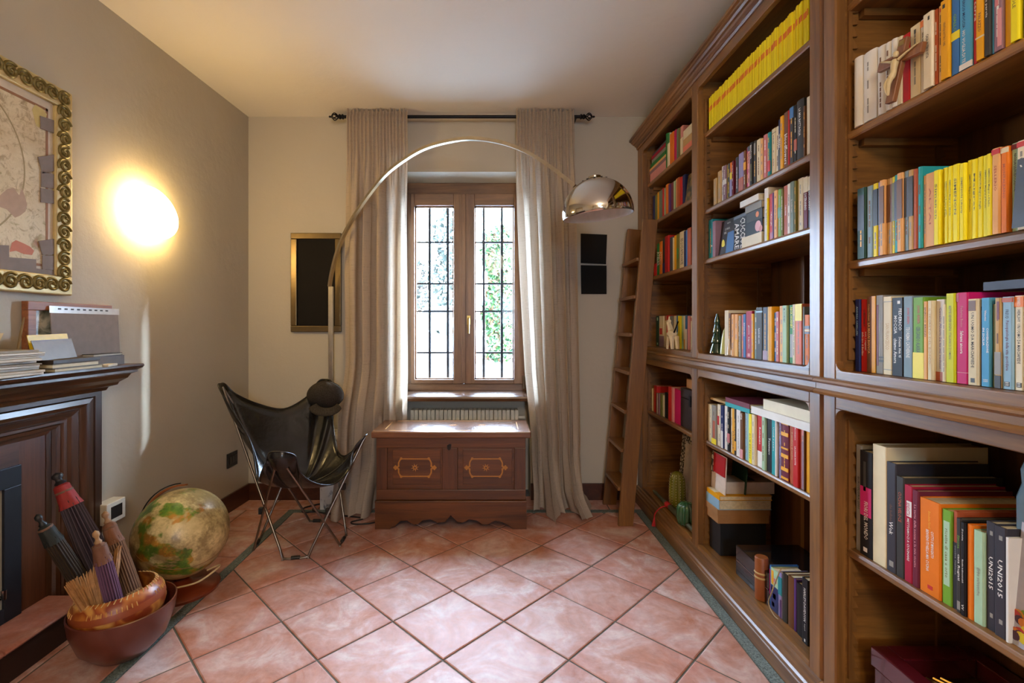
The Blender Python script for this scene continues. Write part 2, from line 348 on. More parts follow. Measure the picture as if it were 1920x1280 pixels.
# ------------------------------------------------------------------ outside
out_g = NT('paving'); v = out_g.coord((1, 1, 1)); br = out_g.n('ShaderNodeTexBrick'); br.inputs['Scale'].default_value = 3.0
br.inputs['Color1'].default_value = lin('8f959b'); br.inputs['Color2'].default_value = lin('a6abb0'); br.inputs['Mortar'].default_value = lin('565a5e'); br.inputs['Mortar Size'].default_value = .03
out_g.l(v, br.inputs['Vector']); out_g.base(br.outputs['Color']); out_g.set(Roughness=.8)
Z(MB().box((-30, 3.95, -.2), (30, 60, -.1)).build('ground', out_g.m))
yw = M('yard_white', 'e4e2dc', .8)
MB().box((-9, 19.6, -.1), (.1, 20.0, .75)).build('yard_wall', yw, label='low white retaining wall beyond the paved yard outside', cat='wall')
Z(MB().box((-9, 20.0, -.1), (.1, 40, .8)).build('trim_terrace', yw))
def foliage(name, label, c, rx, ry, rz, n, leaf, mats, kindlab='tree', trunk=True, ivy=False):
    t_ = thing(name, (c[0], c[1], c[2]), label, kindlab, None); R = random.Random(n)
    m1 = [MB() for _ in mats]
    for k in range(n):
        while True:
            a, b, e = R.uniform(-1, 1), R.uniform(-1, 1), R.uniform(-1, 1)
            if (ivy and a*a+b*b < 1) or (not ivy and a*a+b*b+e*e < 1): break
        wob = 1+.25*math.sin(e*7+a*3); p = Vector((c[0]+a*rx*wob, c[1]+b*ry, c[2]+(rz if not trunk else rz*1.25)+e*rz*.98))
        d1 = Vector((R.gauss(0, 1), R.gauss(0, 1), R.gauss(0, 1))).normalized(); d2 = d1.orthogonal().normalized(); s_ = leaf*R.uniform(.6, 1.3)
        m1[k % len(mats)].add([p-d1*s_, p+d2*s_*.5, p+d1*s_, p-d2*s_*.5], [(0, 1, 2, 3)])
    for m_, mt in zip(m1, mats): tag(m_.build('leaves', mt, t_), kind='stuff')
    MB().tube([(c[0], c[1], c[2]), (c[0], c[1], c[2]+rz*(1.3 if trunk else 1.8))], [.12*rx+.03, .05], 8).build('trunk', M('bark', '5a4632', .9), t_, smooth=60)
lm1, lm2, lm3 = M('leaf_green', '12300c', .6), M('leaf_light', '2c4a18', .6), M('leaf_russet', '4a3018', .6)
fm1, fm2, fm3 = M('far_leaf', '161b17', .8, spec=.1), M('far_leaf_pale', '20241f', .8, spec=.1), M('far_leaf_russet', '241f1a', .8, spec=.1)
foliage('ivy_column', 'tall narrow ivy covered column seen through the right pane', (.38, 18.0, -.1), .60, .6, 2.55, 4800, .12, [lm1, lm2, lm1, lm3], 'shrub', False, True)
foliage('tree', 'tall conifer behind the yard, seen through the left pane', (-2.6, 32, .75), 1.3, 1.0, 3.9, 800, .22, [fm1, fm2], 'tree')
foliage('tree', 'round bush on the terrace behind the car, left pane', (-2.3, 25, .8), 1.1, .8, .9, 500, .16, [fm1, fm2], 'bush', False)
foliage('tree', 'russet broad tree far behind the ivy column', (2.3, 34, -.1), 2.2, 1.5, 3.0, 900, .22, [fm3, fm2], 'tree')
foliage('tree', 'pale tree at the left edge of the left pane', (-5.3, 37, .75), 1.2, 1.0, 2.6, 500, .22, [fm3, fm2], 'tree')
car = thing('car', (-2.2, 22.2, .8), 'white car parked on the terrace beyond the yard', 'car')
prof = [(-4.2, 1.05), (-4.2, 1.45), (-3.4, 1.55), (-2.9, 2.1), (-1.6, 2.15), (-1.0, 1.6), (-.25, 1.5), (-.2, 1.05)]
MB().prism(prof, 'xz', 21.4, 23.0).build('body', M('car_paint', 'eceeee', .2, 0, coat=.6), car, bevel=.06)
for x in (-3.3, -2.15+.95*.2): MB().lathe([(.02, -.1), (.31, -.1), (.31, .1), (.02, .1)], 20, Matrix.Translation((x, 21.42, 1.12)) @ Matrix.Rotation(math.pi/2, 4, 'X')).build('wheel', M('tyre', '1c1c1e', .7), car, smooth=40)
MB().prism([(-3.25, 1.6), (-2.85, 2.03), (-1.65, 2.07), (-1.2, 1.62)], 'xz', 21.385, 21.395).build('side_window', M('car_glass', '20262c', .1), car)
fen = thing('wire_fence', (-2.1, 19.4, -.1), 'thin wire panel fence in front of the white yard wall', 'fence')
for k in range(7):
    x = -3.3+k*.33; MB().box((x-.02, 19.38, -.1), (x+.02, 19.42, 1.0)).build('post', gi, fen)
for k in range(3): MB().box((-3.4, 19.39, .2+k*.36), (-1.2, 19.41, .225+k*.36)).build('rail', gi, fen)
# ------------------------------------------------------------------ curtains
t = NT('linen'); v = t.coord((1, 1, 1)); n1 = t.noise(t.coord((260, 260, 14)), 1, 2); n2 = t.noise(t.coord((14, 14, 260)), 1, 2); mxn = t.n('ShaderNodeMath', operation='ADD'); t.l(n1, mxn.inputs[0]); t.l(n2, mxn.inputs[1])
colr = t.ramp(mxn.outputs[0], [(.35, '8d8071'), (.95, 'c5b5a1')]); t.base(colr); t.set(Roughness=.9); t.bump(mxn.outputs[0], .15, .002)
tl = t.n('ShaderNodeBsdfTranslucent'); t.l(colr, tl.inputs[0]); mx = t.n('ShaderNodeMixShader'); mx.inputs[0].default_value = .38
t.l(t.b.outputs[0], mx.inputs[1]); t.l(tl.outputs[0], mx.inputs[2]); t.l(mx.outputs[0], t.out.inputs[0]); linen = t.m
rod_z, rod_y = 2.655, 3.285
iron = M('black_iron', '17161a', .4, .7)
def sm(a, b, x): x = max(0, min(1, (x-a)/(b-a))); return x*x*(3-2*x)
def curtain(label, edges, seed, puddle, front=0, ymin=None):
    """edges: (z, x_inner_left, x_right) rows; folds gathered at the rod and opening towards the floor"""
    R = random.Random(seed); ph = [R.uniform(0, 6.28) for _ in range(8)]; kf = [R.uniform(.85, 1.15) for _ in range(8)]
    t_ = thing('curtain', ((edges[0][1]+edges[0][2])/2, rod_y, .01), label, 'curtain', 'linen curtains at the window')
    def fn(u, vv):
        z = 2.69-vv*(2.69-.012); 
        for k in range(len(edges)-1):
            if edges[k][0] >= z >= edges[k+1][0]:
                q = (edges[k][0]-z)/(edges[k][0]-edges[k+1][0]); a = edges[k][1]+(edges[k+1][1]-edges[k][1])*q; b = edges[k][2]+(edges[k+1][2]-edges[k][2])*q; break
        else: a, b = edges[-1][1:] if z < edges[-1][0] else edges[0][1:]
        g = sm(.04, .3, vv)
        big = math.sin(u*6.283*4.6+ph[0]+.5*math.sin(vv*3+ph[1]))*.034*(.35+.75*g)+math.sin(u*6.283*8.3*kf[1]+ph[2]+vv*1.2)*.014*(.6+.4*g)
        small = math.sin(u*6.283*17+ph[3]+1.5*math.sin(u*9))*.010*(1-g)
        y = rod_y+big*(.25+.75*g)+small-.026*(1-sm(.03, .12, vv))
        y -= puddle*sm(.86, 1, vv)*(.35+.65*(.5+.5*math.sin(u*6.283*2.1+ph[5])))
        y -= front*sm(.62, .80, vv)*(1-sm(.40, .62, u))
        x = a+(b-a)*u+.010*math.sin(u*6.283*9.2+ph[4]+vv*2)*g
        zz = z+ (.012*(math.sin(u*6.283*13+ph[6]))*(1-sm(0, .02, vv)))
        if ymin and x > -.76 and zz < .63: y = max(y, ymin)
        if vv > .97: zz = max(.006, z+.015*math.sin(u*20))
        return Vector((x, y, zz))
    MB().grid(fn, 150, 90).build('panel', linen, t_, smooth=180)
    def hem(u, vv):
        p = fn(u, .010+vv*.020); p.y -= .012*math.sin(vv*math.pi)-.002; return p
    MB().grid(hem, 150, 5).build('rod_pocket', linen, t_, smooth=180)
XY = lambda px: (px-CX)/F*3.25
curtain('greige linen curtain left of the window, beside the chrome lamp pole', [(2.7, XY(650), XY(764)), (2.2, XY(646), XY(764)), (1.6, XY(643), XY(764)), (.9, XY(645), XY(764)), (.45, XY(640), XY(760)), (0, XY(640), XY(745))], 3, .17, .14, 3.268)
curtain('greige linen curtain right of the window, beside two dark panels', [(2.7, XY(968), XY(1076)), (2.2, XY(969), XY(1082)), (1.6, XY(977), XY(1086)), (.9, XY(988), XY(1090)), (.45, XY(1001), XY(1092)), (.12, XY(1002), XY(1090)), (0, XY(1000), XY(1108))], 11, .30)
rod = thing('curtain_rod', (-.18, rod_y, rod_z), 'thin black iron curtain rod with cage finials', 'curtain rod')
MB().tube([(-1.0, rod_y, rod_z), (.62, rod_y, rod_z)], .011, 10).build('pole', iron, rod, smooth=40)
for sgn, x in ((-1, -1.0), (1, .62)):
    f = MB().lathe([(.016, 0), (.018, .006), (.012, .014), (.018, .024), (.013, .034)], 12, Matrix.Translation((x, rod_y, rod_z)) @ Matrix.Rotation(sgn*math.pi/2, 4, 'Y')).build('finial', iron, rod, smooth=40)
    cg = MB()
    for k in range(6):
        q = k*math.pi/3; cg.tube([(x+sgn*(.034+.05*s_), rod_y+.024*math.sin(math.pi*s_)*math.cos(q+s_*1.6), rod_z+.024*math.sin(math.pi*s_)*math.sin(q+s_*1.6)) for s_ in [i/8 for i in range(9)]], .0035, 5)
    cg.lathe([(.001, .012), (.008, .004), (.005, -.006)], 8, Matrix.Translation((x+sgn*.09, rod_y, rod_z)) @ Matrix.Rotation(sgn*math.pi/2, 4, 'Y'))
    cg.build('cage', iron, f, smooth=60)
    MB().box((x-sgn*.03-.008, rod_y, rod_z-.008), (x-sgn*.03+.008, YW, rod_z+.008)).build('bracket', iron, rod)
# ------------------------------------------------------------------ things on the back wall
bf = M('bronze_frame', '6b5a3c', .3, .7); dk = M('dark_picture', '15110d', .7, spec=.15)
a, b = P(546, 437, 3.375), P(640, 622, 3.375); fw = .042
pf = thing('picture_frame', ((a.x+b.x)/2, 3.375, b.z), 'dark bronze framed black picture left of the curtains', 'picture')
for x0, z0, x1, z1 in ((a.x, a.z-fw, b.x, a.z), (a.x, b.z, b.x, b.z+fw)): MB().box((x0, 3.362, z0), (x1, 3.39, z1)).build('frame_rail', bf, pf, bevel=.004)
for x0, x1 in ((a.x, a.x+fw), (b.x-fw, b.x)): MB().box((x0, 3.362, b.z+fw), (x1, 3.39, a.z-fw)).build('frame_stile', bf, pf, bevel=.004)
MB().box((a.x+fw, 3.378, b.z+fw), (b.x-fw, 3.388, a.z-fw)).build('picture', dk, pf)
for lab, c4 in (('upper of two square black panels right of the window', ((1089, 438), (1138, 440), (1136, 495), (1089, 493))), ('lower of two square black panels right of the window', ((1089, 497), (1137, 498), (1137, 551), (1090, 551)))):
    q = [P(x, y, 3.384) for x, y in c4]; MB().add([(p.x, 3.378, p.z) for p in q]+[(p.x, 3.39, p.z) for p in q], [(3, 2, 1, 0), (4, 5, 6, 7)]+[(i, (i+1) % 4, 4+(i+1) % 4, 4+i) for i in range(4)]).build('wall_panel', dk, label=lab, cat='panel', group='square black panels on the wall')
# ================================================================== WALL LAMP, MAP
t = NT('lit_glass'); t.set(Roughness=.3); t.base(t.ramp(t.noise(t.coord(), 5), [(0, 'fff4dc'), (1, 'fff4dc')]))
t.b.inputs['Emission Color'].default_value = (1.0, .69, .28, 1); t.b.inputs['Emission Strength'].default_value = LAMP
lc = PXx(303, 403, -1.675)
wl = thing('wall_lamp', (-1.75, lc.y, lc.z), 'glowing white pebble shaped glass lamp on the left wall', 'lamp')
def peb(u, v):
    th = u*2*math.pi; ph = v*math.pi; st = math.sin(ph)
    x = .085*math.cos(th)*st; x = x*.2 if x < 0 else x; yv = .158*math.sin(th)*st; zv = .128*math.cos(ph)
    zv *= 1+.16*(-yv/.158); yv += 0
    y2 = yv*math.cos(.28)+zv*math.sin(.28)*1.0; z2 = -yv*math.sin(.28)*1.0+zv*math.cos(.28)
    return Vector((lc.x+x-.045, lc.y+y2, lc.z+z2))
MB().grid(peb, 40, 24, cu=True).build('glass_shade', t.m, wl, smooth=180)
MB().lathe([(.06, 0), (.06, .03)], 20, Matrix.Translation((-1.772, lc.y, lc.z)) @ Matrix.Rotation(math.pi/2, 4, 'Y')).build('wall_mount', M('lamp_mount', 'cfcabc', .4), wl, smooth=40)
# map in scroll frame
XF = -1.752; mz1, mz0, my1, my0, mf = 2.196, 1.349, 2.018, .94, .078
gold = M('gilt_frame', 'c2ab72', .45, .25, nscale=40, bump=.3); olive = M('olive_scroll', '6d5f2c', .45, .3)
mp_ = thing('framed_map', (XL, (my0+my1)/2, mz0), 'old world map in a gilt frame carved with scrolls', 'map')
MB().box((XL, my0, mz1-mf), (XF, my1, mz1)).build('frame_rail', gold, mp_, bevel=.006); MB().box((XL, my0, mz0), (XF, my1, mz0+mf)).build('frame_rail', gold, mp_, bevel=.006)
MB().box((XL, my1-mf, mz0+mf), (XF, my1, mz1-mf)).build('frame_stile', gold, mp_, bevel=.006); MB().box((XL, my0, mz0+mf), (XF, my0+mf, mz1-mf)).build('frame_stile', gold, mp_, bevel=.006)
sp = [(0, (.031-.025*k/30)*math.cos(k/30*10.2+.3), (.031-.025*k/30)*math.sin(k/30*10.2+.3)) for k in range(31)]
sc_me = [MB().tube([(0, p[1]*sg, p[2]) for p in sp], [.0062]*29+[.008, .008], 6).mesh('scroll', olive, Vector(), 60) for sg in (1, -1)]
def scroll(y, z, k):
    o = piece('scroll', sc_me[k % 2], mp_, Vector((XF+.001, y, z))-W[mp_.name]); o.rotation_euler = (k*2.1 % 1.2, 0, 0)
n = 15
for k in range(n):
    z = mz0+.04+(mz1-mz0-.08)*k/(n-1); scroll(my1-mf/2, z, k); scroll(my0+mf/2, z, k)
for k in range(1, 18):
    y = my0+.04+(my1-my0-.08)*k/18; scroll(y, mz1-mf/2, k); scroll(y, mz0+mf/2, k)
t = NT('map_print'); v = t.coord(); c1 = t.ramp(t.noise(v, 4, 6, .7, .6), [(.3, 'c0a77c'), (.6, 'd8c7a2')]); c2 = t.ramp(t.noise(v, 30, 6, .75, 1.0), [(.36, '9c8564'), (.5, 'ffffff')])
v2 = t.noise(v, 7, 4, .6, 1.2); c3 = t.ramp(v2, [(.60, 'ffffff'), (.66, 'b8b089'), (.74, 'cf9a86')])
t.base(t.mix(.8, t.mix(.6, c1, c2, 'MULTIPLY'), c3, 'MULTIPLY')); t.set(Roughness=.6); map_m = t.m
XM = XF-.014
MB().box((XL, my0+mf, mz0+mf), (XM, my1-mf, mz1-mf)).build('mount', M('map_mount', 'cdbfa8', .7), mp_)
yA, yB, zA, zB = my0+mf+.02, my1-mf-.022, mz0+mf+.03, mz1-mf-.03
MB().box((XM, yA, zA), (XM+.001, yB, zB)).build('map_sheet', map_m, mp_)
ln = MB(); bd = .010
for a, b in (((yA, zA), (yB, zA+bd)), ((yA, zB-bd), (yB, zB)), ((yA, zA), (yA+bd, zB)), ((yB-bd, zA), (yB, zB))): ln.box((XM+.001, a[0], a[1]), (XM+.0016, b[0], b[1]))
ln.build('map_border', M('map_border', '8f6442', .7), mp_)
hc, hr = (yB-.40, (zA+zB)/2+.03), .30
def ring(r0, r1, x): return MB().grid(lambda u, v: Vector((x, hc[0]+(r0+(r1-r0)*v)*math.cos(u*6.2832), hc[1]+(r0+(r1-r0)*v)*math.sin(u*6.2832))), 72, 2, cu=True)
ring(hr, hr+.006, XM+.0018).build('hemisphere_ring', M('map_line', '9d8a62', .7), mp_); ring(hr*.55, hr*.55+.003, XM+.0018).build('hemisphere_ring', M('map_line', '9d8a62', .7), mp_)
def land(name, pts, mat):
    q = [PXx(x, y, XM+.002) for x, y in pts]; MB().add([(XM+.0021, p.y, p.z) for p in q], [tuple(range(len(q)))]).build(name, mat, mp_)
land('landmass', [(0, 366), (14, 354), (26, 352), (30, 358), (36, 366), (41, 352), (46, 366), (51, 384), (48, 396), (38, 404), (28, 408), (20, 400), (12, 392), (0, 388)], M('map_brown', 'b0937a', .7))
land('landmass', [(22, 455), (30, 450), (44, 456), (56, 462), (64, 470), (60, 478), (44, 476), (30, 470), (18, 472)], M('map_red', 'bd7358', .7))
land('landmass', [(60, 205), (66, 196), (80, 204), (88, 214), (86, 222), (76, 240), (68, 236), (64, 222)], M('map_ochre', 'c6b06c', .7))
gs = M('grey_paper', '82756c', .8); 
for k, pts in enumerate(([(76, 217), (112, 229), (112, 253), (77, 241)], [(72, 294), (107, 289), (113, 318), (80, 325)], [(78, 321), (113, 330), (113, 355), (78, 350)], [(77, 352), (113, 360), (113, 383), (77, 379)], [(73, 452), (113, 446), (113, 476), (80, 478)], [(80, 479), (113, 479), (113, 507), (80, 505)], [(-60, 456), (17, 460), (17, 482), (68, 486), (68, 503), (104, 508), (104, 529), (-60, 520)])):
    q = [PXx(x, y, XM+.006) for x, y in pts]; n = len(q)
    MB().add([(XM+.0025, p.y, p.z) for p in q]+[(XM+.006, p.y, p.z) for p in q], [tuple(range(n))[::-1], tuple(range(n, 2*n))]+[(i, (i+1) % n, n+(i+1) % n, n+i) for i in range(n)]).build('paper_slip', gs, mp_)
# ================================================================== FIREPLACE
fd, flt = '2a170b', '593417'
fwy, fwz = WOOD('fireplace_wood_y', fd, flt, 'y', .3, .35), WOOD('fireplace_wood_z', fd, flt, 'z', .34, .3)
XB, YE, ZT = -1.745, 2.16, 1.0475                     # body face, far end, mantel top
fp = thing('fireplace', (XL, 1.3, 0), 'dark wooden fireplace surround with moulded mantel shelf on the left wall', 'fireplace')
YN = .45
mprof = [(XL, ZT-.115), (XB+.012, ZT-.115), (XB+.02, ZT-.10), (XB+.045, ZT-.092), (XB+.05, ZT-.08), (XB+.075, ZT-.062), (XB+.085, ZT-.044), (XB+.105, ZT-.036), (XB+.105, ZT-.026), (XB+.12, ZT-.018), (XB+.125, ZT-.008), (XB+.122, ZT), (XL, ZT)]
# mantel with its profile returned at the far end
pts = [p for p in mprof[1:-1]]; nP = len(pts); vs = []; fs = []
for (x, z) in pts:
    e = max(0, x-XB); vs += [(x, YN, z), (x, YE+e*.75, z), (XL, YE+e*.75, z)]
for i in range(nP-1): fs += [(i*3, i*3+1, i*3+4, i*3+3), (i*3+1, i*3+2, i*3+5, i*3+4)]
vs += [(XL, YN, pts[0][1]), (XL, YN, pts[-1][1])]; b0 = nP*3
fs += [(0, 1, 2, b0), ((nP-1)*3, (nP-1)*3+1, (nP-1)*3+2, b0+1)]
MB().add(vs, fs).build('mantel_shelf', fwy, fp)
zf = ZT-.112
Yi, Zi = 1.925, .785                                 # inner panel opening of the moulded frame
steps = [(0, XB), (.035, XB), (.040, XB-.012), (.045, XB), (.075, XB+.006), (.095, XB), (.105, XB-.012), (.115, XB-.006), (.145, XB-.010), (.155, XB-.020), (.160, XB-.016), (.175, XB-.016), (.180, XB-.026), (.186, XB-.020), (.205, XB-.022), (.212, XB-.032), (.235, XB-.034)]
wy, wz_ = YE-Yi, zf-.0-Zi
vs = []; fs = []; n = len(steps)
for (d, x) in steps:
    k = d/.235; vs += [(x, YN, zf-wz_*k), (x, YE-wy*k, zf-wz_*k), (x, YE-wy*k, 0)]
f1 = [(i*3, i*3+1, i*3+4, i*3+3) for i in range(n-1)]; f2 = [(i*3+1, i*3+2, i*3+5, i*3+4) for i in range(n-1)]
for nm_, k0, mt_ in (('top_moulding', 0, fwy), ('side_moulding', 1, fwz)):
    MB().add([v_ for i in range(n) for v_ in vs[i*3+k0:i*3+k0+2]], [(i*2, i*2+1, i*2+3, i*2+2) for i in range(n-1)]).build(nm_, mt_, fp, smooth=35)
MB().add([(XL, YE, 0), (XB, YE, 0), (XB, YE, zf), (XL, YE, zf), (XL, YE-.02, 0), (XL, YE-.02, zf)], [(0, 1, 2, 3)]).build('side_panel', fwz, fp)
XI = XB-.036
MB().box((XL+.001, Yi-.11, .1), (XI, Yi+.01, Zi+.01)).build('inner_panel', WOOD('inner_wood', '3a1e10', '63381e', 'z', .4, .2), fp)
MB().box((XL+.001, YN, .70), (XI+.0015, Yi-.11, Zi+.01)).build('inner_lintel', WOOD('inner_wood_y', '3a2216', '5c3a26', 'y', .4, .2), fp)
st = M('stove_steel', '24262b', .45, .4); stv = thing('stove_insert', (XI, 1.3, .135), 'black steel stove insert with glass door inside the fireplace', 'stove')
zs1 = .70; ys1 = Yi-.11
for a, b in (((.5, zs1-.075), (ys1, zs1)), ((ys1-.065, .137), (ys1, zs1-.075)), ((.5, .137), (ys1-.065, .19))): MB().box((XI+.0015, a[0], a[1]), (XI+.012, b[0], b[1])).build('frame', st, stv, bevel=.002)
dd = MB().box((XI-.004, .5, .2), (XI+.006, ys1-.085, zs1-.10)).build('door', M('stove_door', '121316', .25, .3), stv, bevel=.004)
MB().box((XI+.006, .5, .235), (XI+.008, ys1-.125, zs1-.135)).build('door_glass', M('stove_glass', '0a0b0d', .06), stv)
MB().tube([(XI+.012, ys1-.085, .24), (XI+.03, ys1-.085, .24), (XI+.03, ys1-.085, .27)], .008, 8).build('door_knob', M('chrome', 'c8c8c8', .15, 1), stv, smooth=40)
# hearth: two bullnose tiles on a dark riser
ht = thing('hearth', (-1.70, 1.3, 0), 'raised hearth of bullnosed terracotta tiles before the fireplace', 'hearth')
MB().box((XL, YN, 0), (-1.645, 1.925, .112)).build('riser', M('dark_riser', '2c1a12', .5), ht)
pr = [(XL, .112), (-1.634, .112), (-1.622, .117), (-1.618, .124), (-1.622, .131), (-1.634, .136), (XL, .136)]
for y0, y1 in ((1.606, 1.935), (1.274, 1.60), (.942, 1.268), (.61, .936)): MB().prism(pr, 'xz', y0, y1).build('hearth_tile', tile_m, ht, smooth=35)
# ------------------------------------------------------------------ things on the mantel
def sheetX(px0, py0, px1, py1, X): a, b = PXx(px0, py0, X), PXx(px1, py1, X); return a, b
ow = WOOD('oak_frame', '7a4525', 'a76a40', 'y', .5, .05)
fr_ = thing('framed_picture', (-1.76, 2.02, ZT), 'oak framed picture leaning on the wall above the mantel', 'picture')
y0, y1, z1 = 1.822, 2.229, ZT+.27; w_ = .034
MB().box((-1.778, y0, z1-w_), (-1.752, y1, z1)).build('frame_rail', ow, fr_, bevel=.002); MB().box((-1.778, y0, ZT), (-1.752, y1, ZT+w_)).build('frame_rail', ow, fr_, bevel=.002)
for a in (y0, y1-w_): MB().box((-1.778, a, ZT+w_), (-1.752, a+w_, z1-w_)).build('frame_stile', ow, fr_, bevel=.002)
t = NT('flower_picture'); t.base(t.ramp(t.noise(t.coord(), 22, 4, .6, .5), [(.35, '4a4f3a'), (.5, '8d8f80'), (.65, 'cfcab4')])); t.set(Roughness=.4)
MB().box((-1.777, y0+w_, ZT+w_), (-1.765, y1-w_, z1-w_)).build('picture', t.m, fr_)
a, b = sheetX(98, 579, 224, 653, -1.735)
sl = thing('plastic_sleeve', (-1.74, (a.y+b.y)/2, ZT), 'clear punched plastic sleeve with grey sheet leaning on oak frame', 'sleeve')
zt_ = ZT+.255
MB().obox((-1.7375, (a.y+b.y)/2, (ZT+zt_-.028)/2), (0, (b.y-a.y)/2, 0), (.002, 0, 0), (-.006, 0, (zt_-.028-ZT)/2)).build('grey_sheet', gs, sl)
MB().obox((-1.745, (a.y+b.y)/2+.004, zt_-.014), (0, (b.y-a.y)/2+.006, 0), (.001, 0, 0), (-.0003, 0, .014)).build('sleeve_edge', M('sleeve_white', 'cfcdc8', .2), sl)
hb = MB()
for k in range(9): hb.box((-1.7441, a.y+.035+k*.03, zt_-.014), (-1.7431, a.y+.049+k*.03, zt_-.008))
hb.build('punch_holes', M('punch_dark', '2a2622', .6), sl)
R = random.Random(5)
z = ZT+.0005
for k in range(11):                                   # magazines
    hgt = R.uniform(.005, .010); c = ['c8bda6', 'b8ac94', '9d917d', 'd6cdb8', '8a7a5e', 'b0a08a'][k % 6]; yc = 1.585+R.uniform(-.012, .012); an = R.uniform(-.08, .08)
    mg = MB().obox((-1.69+R.uniform(-.008, .008), yc, z+hgt/2), (.075*math.cos(an), .075*math.sin(an), 0), (-.145*math.sin(an), .145*math.cos(an), 0), (0, 0, hgt/2))
    mg.build('magazine', M('mag_'+c, c, .5), label='%s magazine from the bottom of the thick pile on the mantel' % ['first', 'second', 'third', 'fourth', 'fifth', 'sixth', 'seventh', 'eighth', 'ninth', 'tenth', 'eleventh'][k], cat='magazine', group='magazines piled on the mantel', bevel=.0015); z += hgt+.0006
ztop = z
MB().grid(lambda u, v: Vector((-1.70+.05*(v-.5), 1.60+.11*(u-.5), ztop+.002+.07*max(0, u-.55)**2*4)), 12, 3).build('curled_card', M('card_cream', 'd9c8a4', .6), label='curled cream card on top of the magazine pile', cat='card')
pn = PXx(34, 655, -1.70); MB().tube([(-1.70, pn.y, ztop+.001), (-1.70, pn.y+.008, ztop+.05), (-1.70, pn.y+.022, ztop+.115)], [.004, .004, .003], 6).build('stick', M('bamboo', '7d6238', .6), label='thin dark stick standing on the magazine pile', cat='stick')
def slab(name, mat, lab, cat, x, y0, y1, z0, z1, dx, gp=None, rot=0):
    yc, hy = (y0+y1)/2, (y1-y0)/2
    return MB().obox((x, yc, (z0+z1)/2), (dx/2*math.cos(rot), dx/2*math.sin(rot), 0), (-hy*math.sin(rot), hy*math.cos(rot), 0), (0, 0, (z1-z0)/2)).build(name, mat, label=lab, cat=cat, group=gp, bevel=.0012)
def flatbook(lab, col, x, y0, y1, z0, z1, dx, pagec='d8cba8', rot=0, cat='book', gp=None):
    o = slab('book', M('cov_'+col, col, .45), lab, cat, x, y0, y1, z1-.0025, z1, dx, gp, rot); yc, hy = (y0+y1)/2, (y1-y0)/2
    def ob(zz0, zz1, d, h): return MB().obox((x, yc, (zz0+zz1)/2), ((dx/2-d)*math.cos(rot), (dx/2-d)*math.sin(rot), 0), (-(hy-h)*math.sin(rot), (hy-h)*math.cos(rot), 0), (0, 0, (zz1-zz0)/2))
    ob(z0+.0025, z1-.0025, .003, .003).build('pages', M('pages_'+pagec, pagec, .8), o); ob(z0, z0+.0025, 0, 0).build('cover', M('cov_'+col, col, .45), o); return o
flatbook('lowest cream book of the stack in the middle of the mantel', '6b6048', -1.69, 1.795, 2.02, ZT+.0005, ZT+.014, .13)
flatbook('second cream book of the mantel stack, under the dark notebook', '5a5140', -1.69, 1.785, 2.0, ZT+.0145, ZT+.031, .13)
slab('notebook', M('dark_notebook', '33261d', .5), 'dark closed notebook on the two cream mantel books', 'notebook', -1.695, 1.79, 2.02, ZT+.0315, ZT+.046, .12, rot=.05)
for lab, col, y, zz, lean in (('yellow postcard leaning behind the grey photo on mantel books', 'd8b520', 1.875, .095, .0), ('grey landscape photo leaning on the mantel books', '7a7166', 1.865, .075, .012)):
    MB().obox((-1.715+lean*2.2, y, ZT+.047+zz/2), (0, .085, .002), (.0012, 0, .0002), (-.012, 0, zz/2)).build('photo', M('photo_'+col, col, .35), label=lab, cat='photo')
slab('box', M('grey_box', '6d6560', .7), 'flat grey box at the far end of the mantel', 'box', -1.715, 2.06, 2.215, ZT+.0005, ZT+.042, .06)
flatbook('thin black notebook lying on the flat grey box', '1c1a18', -1.715, 2.04, 2.20, ZT+.0425, ZT+.054, .065, 'c9c3b0', cat='notebook')
slab('paper', M('loose_paper', 'cfc6b2', .7), 'loose folded papers beside the books on the mantel', 'paper', -1.675, 2.03, 2.12, ZT+.0005, ZT+.010, .08, rot=.3)
# ------------------------------------------------------------------ sockets
wp = M('white_plastic', 'd9d4c4', .4); bp = M('black_plastic', '1b1815', .4)
so = thing('socket_box', (-1.75, 2.21, .33), 'white surface mounted socket box low on the left wall', 'socket')
MB().box((-1.782, 2.15, .325), (-1.715, 2.262, .42)).build('housing', wp, so, bevel=.003)
MB().box((-1.7152, 2.175, .345), (-1.7135, 2.24, .40)).build('insert', bp, so)
a = 3.19; sw = thing('switch_plate', (-1.715, a, .30), 'black switch plate on the left wall behind the chair', 'switch')
MB().box((-1.722, a-.055, .29), (-1.708, a+.065, .385)).build('plate', bp, sw, bevel=.002)
for k in range(3): MB().box((-1.7085, a-.038+k*.032, .315), (-1.7045, a-.010+k*.032, .36)).build('module', M('module', '2a2622', .3), sw)
# ================================================================== BOWLS, UMBRELLAS
bc = Vector((-1.372, 1.80, 0))
ob = M('red_brown_lacquer', '5e2a1c', .3, coat=.4, var=.12, nscale=9)
prof = [(.06, 0), (.09, .010), (.138, .060), (.162, .128), (.169, .182), (.164, .184), (.155, .128), (.130, .068), (.085, .025), (.02, .018)]
MB().lathe(prof, 48, Matrix.Translation(bc)).build('bowl', ob, smooth=60, label='large red brown wooden bowl on the floor by the hearth', cat='bowl')
t = NT('etched_gourd'); v = t.coord(); c1 = t.ramp(t.noise(v, 9, 2), [(.40, '7c2f14'), (.47, 'b5702e'), (.56, '8a3a18'), (.62, 'c8924a')]); t.base(c1); t.set(Roughness=.35); gm_ = t.m
tilt = Matrix.Translation(bc+Vector((-.005, .0, .062))) @ Matrix.Rotation(-.10, 4, 'Y')
gp = thing('gourd_bowl', bc+Vector((0, 0, .035)), 'orange brown etched gourd bowl inside the large bowl', 'bowl')
